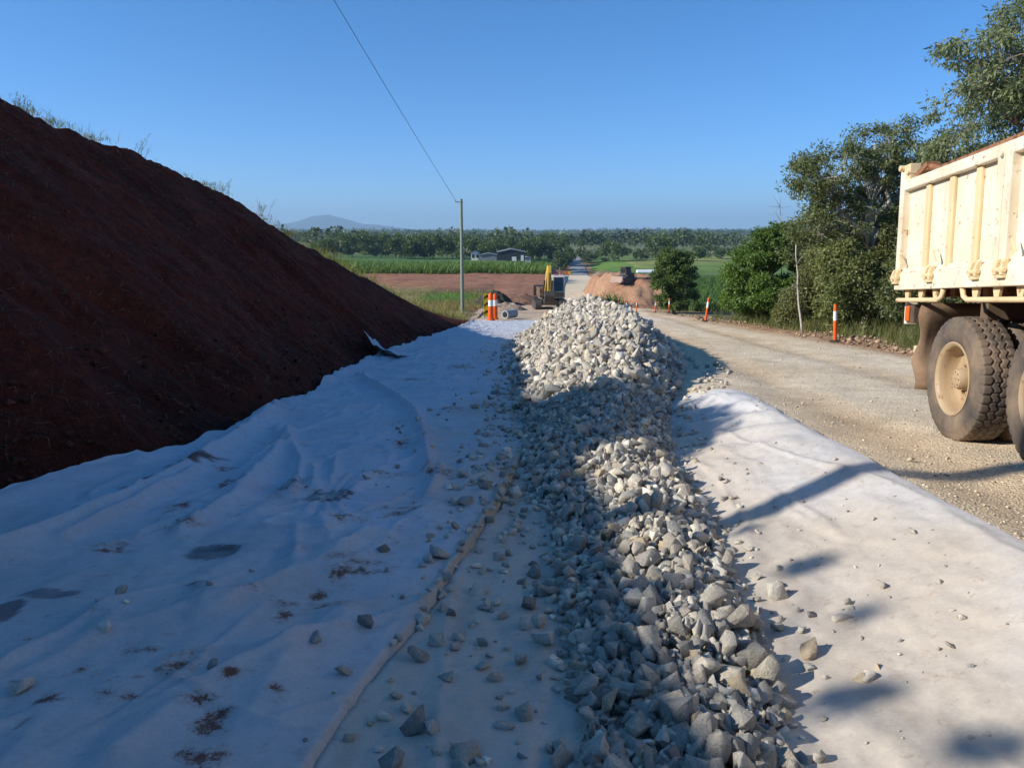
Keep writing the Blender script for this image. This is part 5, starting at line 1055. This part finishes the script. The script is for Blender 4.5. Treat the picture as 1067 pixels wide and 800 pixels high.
MP = [mid_proto(400 + i, 10.0, w) for i, w in enumerate((.8, 1.0, 1.2, .7, 1.05))]
def mid_tree(px, Y, H, wide, label, group, name='field_tree', k=None):
    x = at(px, Y); e = empty(name, (x, Y, gz(x, Y) - .1), label, 'tree', group, (0, 0, random.uniform(0, 6.28))); cr, tk = MP[random.randrange(5) if k is None else k]
    for nm, me in (('crown', cr), ('trunk', tk)):
        o = bpy.data.objects.new(nm, me); COL.objects.link(o); o.parent = e
    e.scale = (H / 10 * wide, H / 10 * wide, H / 10); return e
GRV = 'trees of the grove behind the farm sheds'; LFT = 'trees of the belt behind the left cane field'
for i in range(22):
    px = 483 + i * 5.0 + random.uniform(-3, 3); mid_tree(px, random.uniform(300, 350), random.uniform(7.5, 11), random.uniform(.8, 1.15), 'dark green tree in the grove behind the farm sheds', GRV)
for px, H in ((573, 13.5), (581, 13.5), (587, 11.5), (565, 12), (577, 10)): mid_tree(px - 3, random.uniform(385, 410), H * 1.05, 1.1, 'tall dark tree at the right end of the grove beside the far road', 'tall trees at the right end of the grove')
for i in range(26):
    px = 335 + i * 5.6 + random.uniform(-3, 3); mid_tree(px, random.uniform(300, 420), random.uniform(8, 12), random.uniform(.8, 1.2), 'dark green tree in the belt behind the left cane field', LFT)
for px, Y, H, w_, lab in [(637, 330, 12.5, 1.0, 'dark spreading tree standing in the green field right of the far road'), (645, 350, 9, .9, 'smaller tree close right of the dark spreading field tree'), (688, 330, 12.5, 1.0, 'tall dark tree behind the lone round tree'), (661, 345, 6, 1.1, 'small bushy tree in the field between the two dark ones'), (671, 342, 5.5, 1.1, 'lowest small bush at the right of the bushy field tree'),
                          (724, 330, 10, 1.0, 'dark tree at the field edge right of the lone round tree'), (739, 360, 7, 1.2, 'round bush on the yellow field near the right edge of the clearing'), (750, 355, 7.5, 1.2, 'dark bush beside the round bush on the yellow field'), (614, 335, 5, 1.4, 'low bush beside the far asphalt road'), (606, 365, 9, 1.0, 'tree standing behind the crest of the far road'), (624, 340, 4.5, 1.5, 'wide low shrub left of the dark spreading field tree')]:
    mid_tree(px, Y, H, w_, lab, None)
# forest to the horizon: one mass
def forest():
    g = np.random.default_rng(431); pro = []
    for i in range(6):
        n = 46; d = unit(g.normal(0, 1, (n, 3))); nl = 4; lob = np.stack([g.normal(0, .14, nl), g.normal(0, .14, nl), g.uniform(.5, .85, nl)], -1); P = lob[g.integers(0, nl, n)] + d * np.array([.20, .20, .14]) * (g.random((n, 1)) ** .4)
        L = .17 * g.uniform(.6, 1.2, n); V, F, _ = leaf_quads(P, L, L * .75, unit(d + g.normal(0, .7, (n, 3))), unit(g.normal(0, 1, (n, 3)) + np.array([0, 0, .3])), np.zeros((n, 3)))
        tk = np.array([[-.012, 0, 0], [.012, 0, 0], [.006, 0, .7], [-.006, 0, .7], [0, -.012, 0], [0, .012, 0], [0, .006, .7], [0, -.006, .7]]); F = np.concatenate([F, np.array([[0, 1, 2, 3], [4, 5, 6, 7]]) + len(V)]); tc = np.concatenate([np.zeros(len(V)), np.ones(8)]); V = np.concatenate([V, tk]); pro.append((V, F, tc))
    xs, ys = [], []
    def fill(n, px0, px1, y0, y1, f=None):
        y = np.exp(g.uniform(math.log(y0), math.log(y1), n)); px = g.uniform(px0, px1, n); x = (px - CX) / FPX * y; k = np.ones(n, bool) if f is None else f(px, y, x); xs.append(x[k]); ys.append(y[k])
    clear = lambda px, y, x: ~((y < 560) & (px > 590) & (px < 790) & (fbm(x / 60, y / 60, 433) < .55))
    fill(900, 200, 1250, 440, 700, lambda px, y, x: ((px < 585) & (fbm(x / 70, y / 70, 434) > -.05)) | ((px >= 585) & (y > 430) & (fbm(x / 70, y / 70, 435) > -.1)))
    fill(3400, 150, 1300, 680, 1250, lambda px, y, x: fbm(x / 130, y / 190, 436) > np.where(px < 500, .08, -.22))
    fill(4200, 150, 1300, 1100, 2600, lambda px, y, x: fbm(x / 300, y / 300, 437) > -.5); fill(2600, 120, 1350, 2500, 5200)
    x = np.concatenate(xs); y = np.concatenate(ys); n = len(x); H = (5.5 + 5.5 * g.random(n) ** 1.5 + 6.5 * vnoise(x / 40, y / 60, 438) ** 1.5) * np.where(y > 1500, 1.3, 1); k = g.integers(0, 6, n); a = g.uniform(0, 6.28, n); z = zg(x, y)
    base = pick_cols(n, (.05, .082, .034), (.125, .155, .065), g, .25); Vs, Fs, Cs, off = [], [], [], 0
    for j in range(6):
        V, F, tc = pro[j]; i = np.nonzero(k == j)[0]; ca, sa = np.cos(a[i])[:, None], np.sin(a[i])[:, None]; Wd = H[i][:, None] * g.uniform(.8, 1.2, (len(i), 1))
        W = np.stack([(V[:, 0] * ca - V[:, 1] * sa) * Wd + x[i][:, None], (V[:, 0] * sa + V[:, 1] * ca) * Wd + y[i][:, None], V[:, 2] * H[i][:, None] + z[i][:, None]], -1)
        leafv = 1 + .3 * np.repeat(g.normal(0, 1, (len(i), len(V) // 4)), 4, 1); c = base[i][:, None] * leafv[..., None].clip(.5, 1.6); c = np.where(tc[None, :, None] > 0, np.array([.40, .37, .33]), c)
        Vs.append(W.reshape(-1, 3)); Fs.append((F[None] + (np.arange(len(i)) * len(V))[:, None, None] + off).reshape(-1, 4)); off += len(i) * len(V); Cs.append(c.reshape(-1, 3))
    return tag(mesh_np('forest', np.concatenate(Vs), np.concatenate(Fs), M_leaf, cols=np.concatenate(Cs)), 'wide belt of eucalypt forest filling the plain up to the horizon', 'forest', kind='stuff')
forest()
# blue mountain far away
mx, my = np.meshgrid(np.linspace(-4200, 600, 160), np.linspace(8200, 10400, 40)); pxm = CX + FPX * mx / 9300
prof = np.interp(pxm, [170, 230, 262, 285, 300, 318, 330, 345, 358, 372, 385, 398, 412, 430, 470, 560], [0, 60, 90, 70, 88, 135, 180, 205, 172, 118, 92, 78, 60, 34, 12, 0]); cross = np.clip(1 - np.abs((my - 9300 + 150 * fbm(mx / 500, my / 900, 440)) / 1000), 0, 1)
mz = -8 + prof * cross ** .9 * (1 + .12 * fbm(mx / 160, my / 160, 441)) + 6 * fbm(mx / 60, my / 60, 442) * cross * (prof > 20)
tag(mesh_np('mountain', np.stack([mx, my, mz], -1).reshape(-1, 3), grid_faces(*mx.shape), mat_col('mountain_scrub', .95, ((.004, .3),), (), col=(.05, .075, .04)), smooth=True), kind='structure')
# trees on the bank top beside the camera, whose shade falls over the rocks
make_tree('bank_tree', (-9.4, 4.9, float(crest(5.)[1]) - .1), [(0, .5, .35, .7, 1.45, .72), (-.2, 1.4, .1, .5, .8, .5)], 120, 110, .16, .07, .36, [(0, 0, 0), (.1, .1, .8), (0, .3, .7)], DK0, DK1, 451, 'bushy shrub on top of the bank left of the camera', limbs=8, tr=.07)

SUNL = np.array([math.cos(R(12)) * math.cos(R(27.6)), math.sin(R(12)) * math.cos(R(27.6)), -math.sin(R(27.6))])
lob = []
for px, py, rx in [(800, 552, .20), (850, 590, .24), (885, 645, .26), (905, 727, .30), (1035, 782, .34), (760, 640, .2)]:
    p = ground_pt(px, py); q = p - SUNL * (p[0] + 9.3 - .25 * (px % 3)) / SUNL[0]; lob.append((q[0], q[1], q[2], .13, .02, .022))
lob = np.array(lob); b0 = np.array([-9.6, .4, float(crest(.4)[1]) - .1]); lob[:, :3] -= b0
make_tree('bank_sapling', tuple(b0), lob, 34, 60, .07, .03, .04, [(0, 0, 0), (0, -.1, .3), (.1, -.2, .55)], DK0, DK1, 457, 'low straggly sapling with leafy tips on top of the bank beside the camera', limbs=7, tr=.03)

# ------------------------------------------------------------------ sun, sky, haze, camera
SUN_EL, SUN_AZ = 27.6, 12.0                                     # light travels towards +x, turned 12 degrees forward
az = R(SUN_AZ); el = R(SUN_EL); L = Vector((math.cos(az) * math.cos(el), math.sin(az) * math.cos(el), -math.sin(el)))
sd = bpy.data.lights.new('sun', 'SUN'); sd.energy = 4.4; sd.angle = R(.53); sd.color = (1, .935, .825); so = bpy.data.objects.new('sun', sd); COL.objects.link(so); so.rotation_euler = L.to_track_quat('-Z', 'Y').to_euler()
wd = bpy.data.worlds.new('World'); scene.world = wd; wd.use_nodes = True; nt = wd.node_tree; bg = nt.nodes['Background']
sky = nt.nodes.new('ShaderNodeTexSky'); sky.sky_type = 'NISHITA'; sky.sun_disc = False; sky.sun_elevation = el; sky.sun_rotation = math.atan2(-L.x, -L.y); sky.air_density = .7; sky.dust_density = .3; sky.ozone_density = 10.0; sky.altitude = 50
tc = N(nt, 'ShaderNodeTexCoord'); sx = N(nt, 'ShaderNodeSeparateXYZ'); nt.links.new(tc.outputs['Generated'], sx.inputs[0])
mr = N(nt, 'ShaderNodeMapRange'); mr.inputs['From Min'].default_value = .0; mr.inputs['From Max'].default_value = .42; nt.links.new(sx.outputs[2], mr.inputs['Value'])
tint = mixn(nt, (1.05, 1.03, 1.0), (.66, 1.13, 1.09), mr.outputs[0]); nt.links.new(mixn(nt, sky.outputs[0], tint, 1.0, 'MULTIPLY'), bg.inputs[0]); bg.inputs[1].default_value = .122
hz = MB().box((0, 5200, 110), (24000, 14000, 310)).build('haze', None); tag(hz, kind='stuff')
m = bpy.data.materials.new('haze_air'); m.use_nodes = True; nt = m.node_tree; nt.nodes.remove(nt.nodes['Principled BSDF']); pv = nt.nodes.new('ShaderNodeVolumePrincipled'); pv.inputs['Color'].default_value = (.50, .75, 1.0, 1); pv.inputs['Density'].default_value = 1.5e-4; pv.inputs['Anisotropy'].default_value = .1
nt.links.new(pv.outputs[0], nt.nodes['Material Output'].inputs['Volume']); hz.data.materials.append(m); hz.display_type = 'WIRE'; hz['label'] = 'thin pale haze over the whole plain'; hz['category'] = 'haze'
cd = bpy.data.cameras.new('camera'); cam = bpy.data.objects.new('camera', cd); COL.objects.link(cam); scene.camera = cam
cd.sensor_fit = 'HORIZONTAL'; cd.sensor_width = 36; cd.lens = FPX / 1067 * 36; cd.clip_start = .05; cd.clip_end = 40000
cam.location = (0, 0, 0); cam.rotation_euler = (math.pi / 2 - PITCH, 0, 0)
vs = scene.view_settings; vs.view_transform = 'Standard'; vs.look = 'None'; vs.gamma = 1; vs.exposure = .5
scene.cycles.max_bounces = 6; scene.cycles.diffuse_bounces = 3; scene.cycles.glossy_bounces = 2; scene.cycles.transmission_bounces = 2; scene.cycles.volume_bounces = 0; scene.cycles.caustics_reflective = False; scene.cycles.caustics_refractive = False
scene.cycles.use_denoising = True
